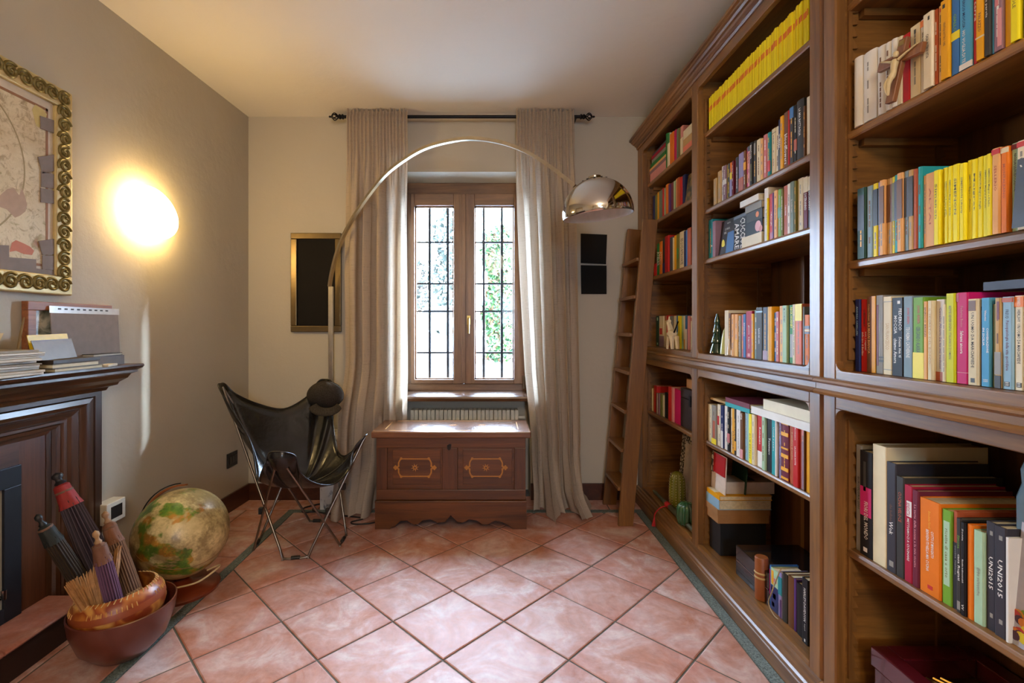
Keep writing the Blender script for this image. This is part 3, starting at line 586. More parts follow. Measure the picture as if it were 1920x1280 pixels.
prof = [(a*.88, b*.95) for a, b in [(.02, 0), (.10, .01), (.15, .06), (.168, .11), (.162, .155), (.142, .185), (.132, .190), (.136, .182), (.154, .15), (.158, .11), (.14, .06), (.02, .02)]]
MB().lathe(prof, 48, tilt).build('shell', gm_, gp, smooth=60)
MB().lathe([(.1440, .143), (.1458, .136), (.1476, .123), (.1478, .121)], 48, tilt, cap=False).build('band', M('etched_band', '8e4420', .4), gp, smooth=60)
st_ = MB()
for k in range(44):
    q = k*2*math.pi/44; p0 = tilt @ Vector((.1275*math.cos(q), .1275*math.sin(q), .172)); p1 = tilt @ Vector((.117*math.cos(q+.06), .117*math.sin(q+.06), .182)); st_.tube([p0, p1], .0022, 5)
st_.build('rim_stitching', M('raffia', 'b89a62', .7), gp)
ht_ = MB()
for k in range(60):
    q = k*2*math.pi/60
    if k % 15 < 11: ht_.tube([tilt @ Vector((.1385*math.cos(q), .1385*math.sin(q), .1563)), tilt @ Vector((.1448*math.cos(q), .1448*math.sin(q), .1425))], .0016, 4)
ht_.build('etched_hatching', M('etch_pale', 'c8974e', .5), gp)
def umbrella(label, tip, base, rr, cols, cap_l=.11, ct=.93):
    tip, base = Vector(tip), Vector(base); ax = (tip-base); L = ax.length; q = ax.to_track_quat('Z', 'Y').to_matrix().to_4x4(); m = Matrix.Translation(base) @ q
    u = thing('parasol', base, label, 'parasol', 'folded parasols in the gourd bowl')
    n = 40; wob = lambda k, i: 1.06 if k % 2 == 0 else .90
    c0 = .18*L
    MB().lathe([(.2*rr, c0-.01), (rr*.95, c0), (rr, c0+.02), (rr, L*.5), (rr*ct, L-cap_l+.01), (rr*.6, L-cap_l+.03)], n, m, wob).build('canopy', M('canopy_'+cols[0], cols[0], .75, var=.15, nscale=60), u, smooth=25)
    rb = MB()
    for k in range(20):
        a = 2*math.pi*k/20; rb.tube([m @ Vector((rr*1.05*s_*math.cos(a), rr*1.05*s_*math.sin(a), z_)) for s_, z_ in ((.96, c0-.012), (1.0, c0+.03), (1.0, L*.5), (ct, L-cap_l))], .0022, 4)
    rb.build('ribs', M('rib_'+cols[0], cols[3] if len(cols) > 3 else cols[0], .6), u)
    cp = MB().lathe([(rr*ct*1.12, L-cap_l-.012), (rr*ct*1.05, L-cap_l+.01), (rr*ct*.93, L-cap_l+.045), (rr*ct*.89, L-cap_l+.05), (rr*ct*.8, L-.055), (rr*.3, L-.045)], 24, m, lambda k, i: 1+.07*math.sin(k*1.7+i)+(.06*(k % 3) if i == 0 else 0)).build('cap', M('capc_'+cols[1], cols[1], .7, nscale=50, bump=.3), u, smooth=40)
    MB().lathe([(rr*ct*.92, L-cap_l+.047), (rr*ct*.96, L-cap_l+.051), (rr*ct*.92, L-cap_l+.055)], 20, m).build('binding', M('binding', '6a4a34', .7), cp, smooth=60)
    MB().lathe([(rr*.40, L-.05), (rr*.50, L-.043), (rr*.30, L-.036), (rr*.26, L-.028), (rr*.46, L-.018), (rr*.40, L-.008), (rr*.16, L-.003), (0, L)], 16, m).build('knob', M('knob_'+cols[2], cols[2], .5), u, smooth=60)
    MB().lathe([(.011, -.01), (.011, c0)], 10, m).build('handle', M('handle_wood', '8d7048', .5), u, smooth=60)
    MB().lathe([(rr*1.07, c0+.032), (rr*1.085, c0+.036), (rr*1.07, c0+.040)], 24, m).build('string', M('string', 'b29a72', .8), u, smooth=60)
def PXv(px, py, X): return PXx(px, py, X)
umbrella('big dark plum parasol with red paper cap leaning on fireplace', PXx(104, 886, -1.655), (-1.42, 1.85, .12), .041, ('281a22', '8e2119', '1d1a1a', '3c2a34'), .13, .74)
umbrella('dark brown parasol with black green cap, lowest on the left', PXx(68, 964, -1.60), (-1.44, 1.81, .10), .026, ('241a13', '171d16', '121512', '35281a'), .11)
umbrella('purple parasol with brown paper cap in front', PXx(178, 994, -1.405), (-1.335, 1.745, .11), .0245, ('432a42', '6e4730', 'a07c52', '6d4d69'), .11)
umbrella('brown straw coloured parasol with paper cap on the right', PXx(195, 958, -1.50), (-1.32, 1.83, .10), .027, ('563a2b', '754b30', '8f6a46', '8a6c58'), .12)
bs = thing('straw_broom', (-1.42, 1.70, .15), 'fanned straw whisk broom at the front of the gourd bowl', 'broom')
m_ = MB(); R = random.Random(9); b0 = Vector((-1.37, 1.705, .13))
for k in range(170):
    u = R.random(); px = 122+105*u+R.uniform(-3, 3); py = 1096-72*u**1.3+R.uniform(-5, 9); tp = PXx(px, py, -1.46+.05*u)
    s0 = b0+Vector((.02*(u-.5)*3, 0, R.uniform(-.01, .01))); mid = (s0+tp)/2+Vector((.01*R.uniform(-1, 1), -.006, .012+.02*u)); m_.tube(cr([s0, mid, tp], 3), [.003]*3+[.0026]*3+[.0016], 4)
tag(m_.build('straws', M('straw', 'a87a48', .7, var=.2, nscale=40), bs), kind='stuff')
MB().tube([b0+Vector((0, 0, -.03)), b0+Vector((0, .01, .02))], .02, 10).build('handle', M('broom_handle', '7a5a34', .6), bs, smooth=60)
# ================================================================== GLOBE
gc = PXx(341, 998, -1.43); gr = .197; gl_ = thing('globe', (gc.x, gc.y, 0), 'weathered old globe on a reddish wooden stand by the left wall', 'globe')
t = NT('globe_print'); v = t.coord(); a0 = t.n('ShaderNodeVectorMath', operation='ADD'); a0.inputs[1].default_value = (3.2, 1.4, .6); t.l(v, a0.inputs[0]); v = a0.outputs[0]
oc = t.ramp(t.noise(v, 6, 5, .65), [(.3, '9a8552'), (.6, 'd9c68e')]); ld = t.ramp(t.noise(v, 14, 4, .6), [(.3, '2f6a2c'), (.48, '6f8f2e'), (.58, 'b9862e'), (.7, 'c98a3a')])
mk = t.n('ShaderNodeMapRange'); mk.inputs['From Min'].default_value = .575; mk.inputs['From Max'].default_value = .595; t.l(t.noise(v, 4.2, 5, .55, .4), mk.inputs[0])
gmx = t.mix(.7, t.mix(mk.outputs[0], oc, ld), t.ramp(t.noise(v, 5, 5, .8), [(.42, '7a6a48'), (.56, 'ffffff')]), 'MULTIPLY'); t.base(gmx); t.set(Roughness=.35)
axd = Vector((.42, -.30, .86)).normalized(); q = axd.to_track_quat('Z', 'Y').to_matrix().to_4x4()
MB().lathe([(gr*math.sin(math.pi*k/32), -gr*math.cos(math.pi*k/32)) for k in range(33)], 64, Matrix.Translation((gc.x, gc.y, gc.z)) @ q).build('sphere', t.m, gl_, smooth=180)
MB().lathe([(gr+.0006, -.0016), (gr+.001, 0), (gr+.0006, .0016)], 64, Matrix.Translation((gc.x, gc.y, gc.z)) @ q).build('equator_line', M('globe_line', '8a6a44', .5), gl_, smooth=180)
ow2 = M('orange_varnish', '9a5a2a', .3, coat=.3)
fwd = Vector((-.62, .0, .78)).normalized(); lowv = Vector((.62, -.12, -.77))
arc = []
for k in range(25):
    q_ = math.radians(-25+k*190/24); d = Vector((-math.sin(q_)*.97, .22*math.sin(q_), math.cos(q_))); d = Vector((-math.sin(q_+.45), .18, math.cos(q_+.45))).normalized(); arc.append(gc+d*(gr+.016))
mba = MB(); vs = []; fs = []
for k, p in enumerate(arc):
    d = (p-gc).normalized(); sd = Vector((0, 1, 0)).cross(d).cross(d); sd = Vector((0, 1, 0))-d*d.y; sd.normalize()
    vs += [p-d*.004-sd*.011, p-d*.004+sd*.011, p+d*.004+sd*.011, p+d*.004-sd*.011]
for k in range(len(arc)-1): fs += [(k*4+i, k*4+(i+1) % 4, k*4+4+(i+1) % 4, k*4+4+i) for i in range(4)]
MB().add(vs, fs).build('meridian_arm', ow2, gl_, smooth=40)
MB().lathe([(.155, 0), (.158, .012), (.145, .022), (.05, .032), (.03, .05), (.028, max(.052, gc.z-gr-.012))], 40, Matrix.Translation((gc.x, gc.y, 0))).build('base', M('red_wood', '7e3216', .3, coat=.4), gl_, smooth=40)
pe = gc+Vector((.62, -.10, -.62))*.34
MB().tube(cr([gc+Vector((.08, -.16, -.17)), gc+Vector((.16, -.14, -.155)), gc+Vector((.205, -.08, -.13)), gc+Vector((.19, -.03, -.135)), gc+Vector((.13, -.02, -.165))], 5), .004, 6).build('loop_pin', M('cream_wire', 'c9b184', .5), gl_, smooth=60)
pts = [gc+Vector((-math.sin(a), .12, math.cos(a))).normalized()*(gr+.026) for a in [.1+k*.12 for k in range(16)]]
MB().tube(pts, .003, 6).build('cord', M('black_cord', '151210', .5), gl_, smooth=60)
# ================================================================== ARC LAMP
ch = M('chrome', 'c8c8c8', .15, 1); sst = M('brushed_steel', 'c2b8a4', .28, 1)
bx, by = -1.085, 3.285
al = thing('arc_lamp', (bx, by, 0), 'tall chrome arc floor lamp with marble base and dome shade', 'lamp')
t = NT('marble'); t.base(t.ramp(t.noise(t.coord(), 6, 6, .6, 2.5), [(.36, '5a5c60'), (.46, 'd6d3cd')])); t.set(Roughness=.25)
MB().box((bx-.045, 3.19, 0), (bx+.145, 3.375, .50)).build('base_block', t.m, al, bevel=.006)
zp = H+(CY-537)/F*by
MB().box((bx-.015, by-.015, .50), (bx+.015, by+.015, zp)).build('pole', sst, al, bevel=.002)
dc = Vector((.505, 2.28, 0)); apx = [(618, 537), (622, 512), (632, 473), (650, 430), (680, 381), (720, 330), (760, 298), (800, 276), (850, 263), (890, 260), (935, 266), (975, 279), (1010, 298), (1045, 322), (1078, 349)]
pts = []
for x, y in apx:
    s_ = (x-CX)/F; d0 = dc-Vector((bx, by, 0)); k = (s_*by-bx)/(d0.x-s_*d0.y); pts.append(P(x, y, by+d0.y*k))
pts = cr(pts, 4)
def ribbon(pts, w_, h_):
    vs = []; fs = []
    for i, p in enumerate(pts):
        tg = (pts[min(i+1, len(pts)-1)]-pts[max(i-1, 0)]).normalized(); sd = Vector((d0.y, -d0.x, 0)).normalized(); up = tg.cross(sd).normalized()
        vs += [p+sd*w_*a+up*h_*b for a, b in ((-1, -1), (1, -1), (1, 1), (-1, 1))]
    for k in range(len(pts)-1): fs += [(k*4+i, k*4+(i+1) % 4, k*4+4+(i+1) % 4, k*4+4+i) for i in range(4)]
    fs += [(3, 2, 1, 0), tuple(len(pts)*4-4+i for i in range(4))]; return MB().add(vs, fs)
ribbon(pts, .011, .009).build('arc_arm', sst, al, smooth=30)
dcz = PXx(1120, 392, .508); R0 = .165
axd = Vector((-.10, -.04, 1)).normalized(); md = Matrix.Translation(dcz) @ axd.to_track_quat('Z', 'Y').to_matrix().to_4x4()
t = NT('dome_chrome'); t.base(t.ramp(t.noise(t.coord(), 3), [(0, 'cdc8c0'), (1, 'cdc8c0')])); t.set(Metallic=1, Roughness=.09)
outp = [(R0*math.cos(a), R0*math.sin(a)-.02) for a in [math.radians(-4+k*90/18) for k in range(19)]]; outp[-1] = (.03, outp[-1][1])
MB().lathe([(R0*.985, -.034)]+outp+[(.03, R0-.012), (0.0, R0-.010)], 64, md, cap=False).build('dome_shade', t.m, al, smooth=60)
MB().lathe([(R0*.98, -.034)]+[((R0-.006)*math.cos(a), (R0-.006)*math.sin(a)-.02) for a in [math.radians(k*90/14) for k in range(15)]], 64, md, cap=False).build('dome_lining', M('dome_white', 'd8d6d0', .5), al, smooth=60)
MB().lathe([(0, .08), (.022, .07), (.03, .04), (.026, .01), (0, -.002)], 20, md).build('bulb', M('bulb_glass', 'e8e6df', .2), al, smooth=60)
vh = MB()
for k in range(10):
    a = k*2*math.pi/10; p = md @ Vector((.055*math.cos(a), .055*math.sin(a), math.sqrt(R0**2-.055**2)-.0185)); vh.lathe([(0, 0), (.006, 0), (.006, .001), (0, .0012)], 8, Matrix.Translation(p) @ axd.to_track_quat('Z', 'Y').to_matrix().to_4x4())
vh.build('vent_holes', M('vent_dark', '2a2826', .5), al)
# ================================================================== BUTTERFLY CHAIR
A, B, C_, D_ = Vector((-1.53, 2.75, .885)), Vector((-1.065, 3.10, .87)), Vector((-.712, 2.73, .597)), Vector((-1.04, 2.36, .60))
bc_ = thing('butterfly_chair', (-1.07, 2.74, 0), 'black leather butterfly chair on a thin steel rod frame', 'chair')
rd = M('chair_steel', '8f8880', .3, 1); rr = .0065; zf_ = .0075
feet = {'F': (P(531, 1050, 2.51), P(577, 1047, 2.53)), 'L': (P(476, 1031, 2.62), P(490, 1006, 2.78)), 'K': (P(581, 978, 3.0), P(607, 980, 3.0)), 'R': (P(637, 1023, 2.67), P(649, 1004, 2.80))}
for k in feet: feet[k] = tuple(Vector((p.x, p.y, zf_)) for p in feet[k])
for (lo, up0, up1) in (('F', A, C_), ('K', A, C_), ('L', D_, B), ('R', D_, B)):
    f0, f1 = feet[lo]; off = Vector((0, 0, -.012))
    MB().tube(cr([up0+off, f0+(up0-f0)*.06, f0, f1, f1+(up1-f1)*.06, up1+off], 4), rr, 8).build('rod_frame', rd, bc_, smooth=60)
    m0 = (f0+f1)/2; dv = (f1-f0).normalized()*.022; MB().tube([m0-dv, m0+dv], .0105, 8).build('foot_clamp', M('clamp', '3a3836', .4, .6), bc_, smooth=60)
for px, py, Y in ((490, 957, 2.60), (615, 958, 2.75), (644, 912, 2.85)):
    p = P(px, py, Y); MB().box((p.x-.012, p.y-.012, p.z-.018), (p.x+.012, p.y+.012, p.z+.018)).build('joint_clamp', M('clamp', '3a3836', .4, .6), bc_, bevel=.003)
t = NT('black_leather'); nz = t.noise(t.coord(), 7, 4, .6); t.base(t.ramp(t.noise(t.coord(), 30, 3), [(.3, '0d0c0c'), (.7, '1b1917')])); t.set(Roughness=.27); t.b.inputs['Coat Weight'].default_value = .2; t.bump(nz, .25, .02); lth = t.m
ctr = Vector((-1.06, 2.70, .335))
def tipset(p, dxy, wdt, drop):
    d = Vector((dxy[0], dxy[1], 0)).normalized(); s_ = Vector((-d.y, d.x, 0)); return [p-s_*wdt-d*.045+Vector((0, 0, -drop)), p-s_*wdt*.55+d*.004, p+d*.012+Vector((0, 0, .006)), p+s_*wdt*.55+d*.004, p+s_*wdt-d*.045+Vector((0, 0, -drop))]
bnd = []
for (p, dxy, wd, dp, mids) in ((A, (-1, .1), .055, .06, [(-1.31, 2.40+.22, .60), (-1.225, 2.53, .415), (-1.14, 2.40, .49)]), (D_, (.05, -1), .07, .035, [(-.955, 2.43, .475), (-.90, 2.50, .40), (-.83, 2.58, .375), (-.77, 2.66, .44)]),
                       (C_, (1, .0), .045, .06, [(-.79, 2.78, .50), (-.86, 2.83, .455), (-.925, 2.91, .48), (-.98, 3.0, .62)]), (B, (0, 1), .065, .05, [(-1.16, 3.02, .77), (-1.26, 2.94, .715), (-1.38, 2.87, .755)])):
    bnd += tipset(p, dxy, wd, dp)+[Vector(m) for m in mids]
loop = cr(bnd, 6, closed=True); NB = len(loop)
def sling(u, v):
    b = loop[int(round(u*NB)) % NB]; r = v; k = r**2.1; xy = ctr.lerp(b, r)
    sag = -.035*math.sin(math.pi*min(1, r))*(1 if b.z > .5 else .4)
    wr = .006*math.sin(u*40+3*r)*r*(1-r)*2
    return Vector((xy.x, xy.y, ctr.z+(b.z-ctr.z)*k+sag*r*.6+wr))
m_ = MB().grid(sling, NB, 16, cu=True); so_ = m_.build('leather_sling', lth, bc_, smooth=180); sm_ = so_.modifiers.new('thick', 'SOLIDIFY'); sm_.thickness = .004
ndx = sorted(range(NB), key=lambda i: (loop[i]-D_).length)[:27]; ndx.sort(); npk = len(ndx)
def pocket(u, v):
    p = loop[ndx[int(round(u*(npk-1)))]]; s_ = math.sin(math.pi*u); return Vector((p.x, p.y-.014*s_*min(1, v*3)+.045*s_*v*v, p.z-.105*s_*v))
MB().grid(pocket, npk, 8).build('front_pocket', lth, bc_, smooth=180)
MB().tube([p+Vector((0, 0, .002)) for p in loop], .004, 6, closed=True).build('welt', lth, bc_, smooth=180)
# flat cap on the far high corner
hc_ = P(611, 742, 3.02); hw = M('tweed', '403a33', 1.0, spec=.08, var=.3, nscale=200, bump=.6); ht2 = thing('flat_cap', hc_, 'dark grey tweed flat cap hung on the chair corner', 'cap')
def crown(u, v):
    a = u*6.2832; ph = v*math.pi; q_ = Vector((.118*math.cos(a)*math.sin(ph), .085*math.sin(a)*math.sin(ph), .098*math.cos(ph)*(1 if math.cos(ph) > 0 else .85)))
    q_ *= 1-.05*max(0, math.cos(a*1-.3))**12*math.sin(ph)-.035*abs(math.cos(4*a))**8
    return hc_+Vector((q_.x+.10*q_.z, q_.y-.35*q_.z, q_.z))
MB().grid(crown, 48, 22, cu=True).build('crown', hw, ht2, smooth=180)
def brim(u, v):
    a = (u-.5)*2.4; r = .07+.055*v*math.cos(a*.6); return hc_+Vector((.03+r*math.sin(a)*.95, -.062-.035*v-.02*math.cos(a), -.022-r*.55*math.cos(a)-.014*v*v))
mb_ = MB().grid(brim, 24, 6); b_ = mb_.build('peak', hw, ht2, smooth=180); b_.modifiers.new('thick', 'SOLIDIFY').thickness = .006
MB().lathe([(0, .008), (.010, .004), (.010, 0)], 10, Matrix.Translation(hc_+Vector((.012, -.035, .097)))).build('button', hw, ht2, smooth=60)
# cable behind the chest
MB().tube(cr([(-1.145, 3.30, .006), (-1.24, 3.22, .006), (-1.22, 3.14, .006), (-1.15, 3.15, .010), (-1.17, 3.20, .014), (-1.15, 3.13, .018), (-1.06, 3.12, .006), (-.93, 3.08, .006), (-.80, 3.04, .006), (-.86, 2.985, .006), (-.82, 2.95, .006), (-.70, 2.99, .006), (-.60, 3.2, .006)], 6), .0045, 6).build('cable', M('black_cord', '151210', .5), smooth=60, label='black power cable on the floor behind the chair', cat='cable')
# ================================================================== CHEST
cwx, cwz = WOOD('chest_wood_x', '40220d', '74421b', 'x', .36, .12), WOOD('chest_wood_z', '3a1f0c', '683a18', 'z', .36, .12)
lidm = WOOD('chest_lid', '52301a', '865634', 'x', .22, .6); inl = M('inlay', 'b0752c', .4, nscale=60)
YF = 2.92; c_ = thing('chest', (-.235, 3.07, 0), 'dark wooden chest with star and scroll inlay under the window', 'chest')
X0, X1 = -.685, .218; YBk = 3.245
MB().box((X0-.028, YF-.035, .548), (X1+.032, YBk+.012, .588)).build('lid', lidm, c_, bevel=.007)
def fz(y): return H-(y-CY)/F*YF
def fx(x): return (x-CX)/F*YF
MB().box((X0, YF, fz(936)), (X1, YBk, .548)).build('carcass', cwx, c_)
fy = YF-.018
for nm, a, b, mt in (('front_rail', (X0, fz(838)), (X1, .548), cwx), ('front_rail', (X0, fz(935)), (X1, fz(916)), cwx), ('front_stile', (X0, fz(916)), (fx(727), fz(838)), cwz), ('front_stile', (fx(829.5), fz(916)), (fx(858.5), fz(838)), cwz), ('front_stile', (fx(964), fz(916)), (X1, fz(838)), cwz)):
    MB().box((a[0], fy, a[1]), (b[0], YF+.001, b[1])).build(nm, mt, c_, bevel=.003)
base = [(X0-.005, fz(937))]+[(X1+.005, fz(937)), (X1+.005, 0), (fx(962), 0), (fx(955), .02)]
scal = [(940, .045), (928, .052), (915, .030), (905, .028), (895, .052), (880, .060), (868, .040), (858, .045), (846, .085), (835, .045), (822, .040), (808, .060), (794, .054), (785, .030), (776, .030), (765, .052), (752, .050), (742, .018), (735, .012), (733, 0)]
base += [(fx(p), z) for p, z in scal]+[(X0-.005, 0)]
pn = MB().prism(base[::-1], 'xz', fy-.012, fy+.012); pn.build('plinth_front', cwx, c_)
MB().box((X0-.005, fy+.012, 0), (X0+.015, YBk, fz(937))).box((X1-.015, fy+.012, 0), (X1+.005, YBk, fz(937))).build('plinth_sides', cwx, c_)
MB().box((X0-.006, fy-.018, fz(939)), (X1+.006, fy+.01, fz(935.5))).build('plinth_bead', cwx, c_, bevel=.002)
for x0, x1 in ((727, 829.5), (858.5, 964)):
    a, b, yy = fx(x0), fx(x1), YF-.004
    MB().box((a+.03, yy, fz(908)), (b-.012, YF+.001, fz(842))).build('field_panel', cwx, c_, bevel=.006)
    cx = (a+b)/2; cz = fz(876); m_ = MB(); yi = yy-.0012; hw_, hh = .098, .053
    def bar(p, q_, w_=.0032):
        d = (Vector(q_)-Vector(p)); nrm = Vector((-d.y, d.x)).normalized()*w_; p, q_ = Vector(p), Vector(q_)
        m_.prism([tuple(p-nrm), tuple(q_-nrm), tuple(q_+nrm), tuple(p+nrm)], 'xz', yi, yy+.001)
    def dot(p, r): m_.prism([(p[0]+r*math.cos(k*.785), p[1]+r*math.sin(k*.785)) for k in range(8)], 'xz', yi-.0003, yy+.001)
    for s_ in (-1, 1):
        bar((cx-hw_+.012, cz+s_*hh), (cx+hw_-.012, cz+s_*hh))
        for g in (-1, 1):
            cv = [(cx+g*(hw_-.012+.016*math.sin(k/6*3.14)*.4+.012*k/6), cz+s_*hh*(1-k/6*.85)) for k in range(7)]
            for k in range(6): bar(cv[k], cv[k+1], .0042)
            dot((cx+g*(hw_-.014), cz+s_*(hh+.002)), .008)
    for g in (-1, 1):
        for dx, dz, r in ((.012, 0, .009), (.026, 0, .008), (.02, .009, .006), (.02, -.009, .006), (.002, .009, .006), (.002, -.009, .006)): dot((cx+g*(hw_+dx), cz+dz), r)
    star = []
    for k in range(16): r = .025 if k % 2 == 0 else .010; q_ = k*math.pi/8+.2; star.append((cx+r*math.cos(q_), cz+r*math.sin(q_)))
    m_.prism(star, 'xz', yi, yy+.001); m_.build('inlay', inl, c_)
    m2 = MB().prism([(cx+.006*math.cos(k*.785), cz+.006*math.sin(k*.785)) for k in range(8)], 'xz', yi-.001, yy); m2.build('star_centre', cwx, c_)
lx, lz = fx(842.5), fz(836.5)
MB().prism([(lx-.012, lz+.012), (lx-.010, lz-.012), (lx, lz-.02), (lx+.010, lz-.012), (lx+.014, lz+.016), (lx+.004, lz+.02)], 'xz', fy-.004, fy+.001).build('lock_plate', M('lock_iron', '2c2824', .4, .7), c_)
il2 = M('lid_inlay', 'c79a5c', .35); m_ = MB(); zt2 = .5892; ya, yb, xa, xb = YF, YBk-.03, X0+.02, X1-.02
for a, b in (((xa+.05, ya), (xb-.05, ya+.005)), ((xa+.05, yb-.005), (xb-.05, yb)), ((xa+.02, ya+.04), (xa+.025, yb-.04)), ((xb-.025, ya+.04), (xb-.02, yb-.04))): m_.box((a[0], a[1], zt2-.001), (b[0], b[1], zt2))
for cx in (-.42, -.235, -.05):
    for k in range(8): a = k*math.pi/4; m_.prism([(cx+.02*math.cos(a-.3)*.4, 3.08+.02*math.sin(a-.3)*.4), (cx+.028*math.cos(a), 3.08+.028*math.sin(a)), (cx+.02*math.cos(a+.3)*.4, 3.08+.02*math.sin(a+.3)*.4)], 'xy', zt2-.001, zt2)
m_.build('lid_inlay', il2, c_)
# ================================================================== LADDER
lw = WOOD('ladder_wood', '5e3a14', '885a24', 'z', .4, .2); ld_ = thing('ladder', (.82, 3.12, 0), 'wooden library ladder leaning against the bookcase', 'ladder')
N0, N1 = Vector((.832, 2.944, 0)), Vector((.983, 2.944, 1.875)); O0, O1 = Vector((.822, 3.297, 0)), Vector((.992, 3.297, 1.885))
def rail(a, b, ty):
    ax = (b-a).normalized(); wv = Vector((ax.z, 0, -ax.x))*.045
    m_ = MB(); q_ = []
    for y in (a.y-ty, a.y+ty):
        q_ += [(a.x-.045/ax.z, y, 0), (a.x+.045/ax.z, y, 0), (b.x+wv.x, y, b.z+wv.z), (b.x-wv.x, y, b.z-wv.z)]
    m_.add(q_, [(3, 2, 1, 0), (4, 5, 6, 7)]+[(i, (i+1) % 4, 4+(i+1) % 4, 4+i) for i in range(4)]); m_.build('side_rail', lw, ld_, bevel=.003)
rail(N0, N1, .014); rail(O0, O1, .014)
for zt3 in (.219, .455, .693, .932, 1.168, 1.403, 1.635):
    k = zt3/1.88; x = N0.x+(N1.x-N0.x)*k-.004
    MB().box((x-.055, 2.958, zt3-.011), (x+.045, 3.283, zt3+.011)).build('tread', WOOD('ladder_wood_y', '5e3a14', '885a24', 'y', .4, .2), ld_, bevel=.003)
# ================================================================== BOOKCASE
SX, XBK = 1.045, 1.42
bd_, bl_ = '4f3014', '9a692e'
bwz, bwy, bwx = WOOD('walnut_z', bd_, bl_, 'z', .42, .28, crough=.36), WOOD('walnut_y', bd_, bl_, 'y', .40, .28, crough=.36), WOOD('walnut_x', bd_, bl_, 'x', .4, .2)
bkm = WOOD('back_boards', '38200e', '6e441e', 'z', .45, .1, 1, .6)
def bY(px, X=SX): return X*F/(px-CX)
Y_F0, Y_F1 = bY(1205), YW-.006         # far stile
Y_M0, Y_M1 = bY(1307.5), bY(1296.5)    # middle stile
Y_A0, Y_A1 = 1.5120, bY(1516.8)        # near stile of unit A
Y_B0, Y_B1 = bY(1566.5), 1.5085        # far stile of unit B
Y_E0, Y_E1 = .53, .60
ZTOP, Z_ot, Z_ob, Z_w1, Z_w0, Z_lt, Z_lb = 2.53, 2.415, 1.087, 1.060, 1.010, .971, .125
corn = [(SX+.02, 2.462), (1.040, 2.462), (1.034, 2.470), (1.036, 2.478), (1.024, 2.484), (1.020, 2.492), (1.010, 2.494), (1.004, 2.503), (.996, 2.506), (.994, 2.513), (.984, 2.516), (.984, 2.53), (1.12, 2.53), (1.12, 2.462)]
waist = [(SX+.02, 1.062), (1.026, 1.062), (1.018, 1.058), (1.014, 1.052), (1.020, 1.047), (1.026, 1.045), (1.026, 1.028), (1.020, 1.025), (1.014, 1.020), (1.018, 1.013), (1.028, 1.010), (SX+.02, 1.008)]
plin = [(1.013, 0), (1.013, .052), (1.016, .056), (1.013, .060), (1.013, .072), (1.020, .078), (1.024, .088), (1.034, .092), (1.036, .102), (1.045, .106), (SX+.03, .106), (SX+.03, 0)]
def stile_poly(y0, y1, c0, c1): return [(SX+c0, y0), (SX, y0+c0), (SX, y1-c1), (SX+c1, y1), (SX+.03, y1), (SX+.03, y0)]
SHELF = {'far': [2.191, 1.908, 1.552], 'middle': [2.191, 1.805, 1.556], 'near': [2.191, 1.805, 1.416]}
SHELFL = {'far': .648, 'middle': .652, 'near': .553}
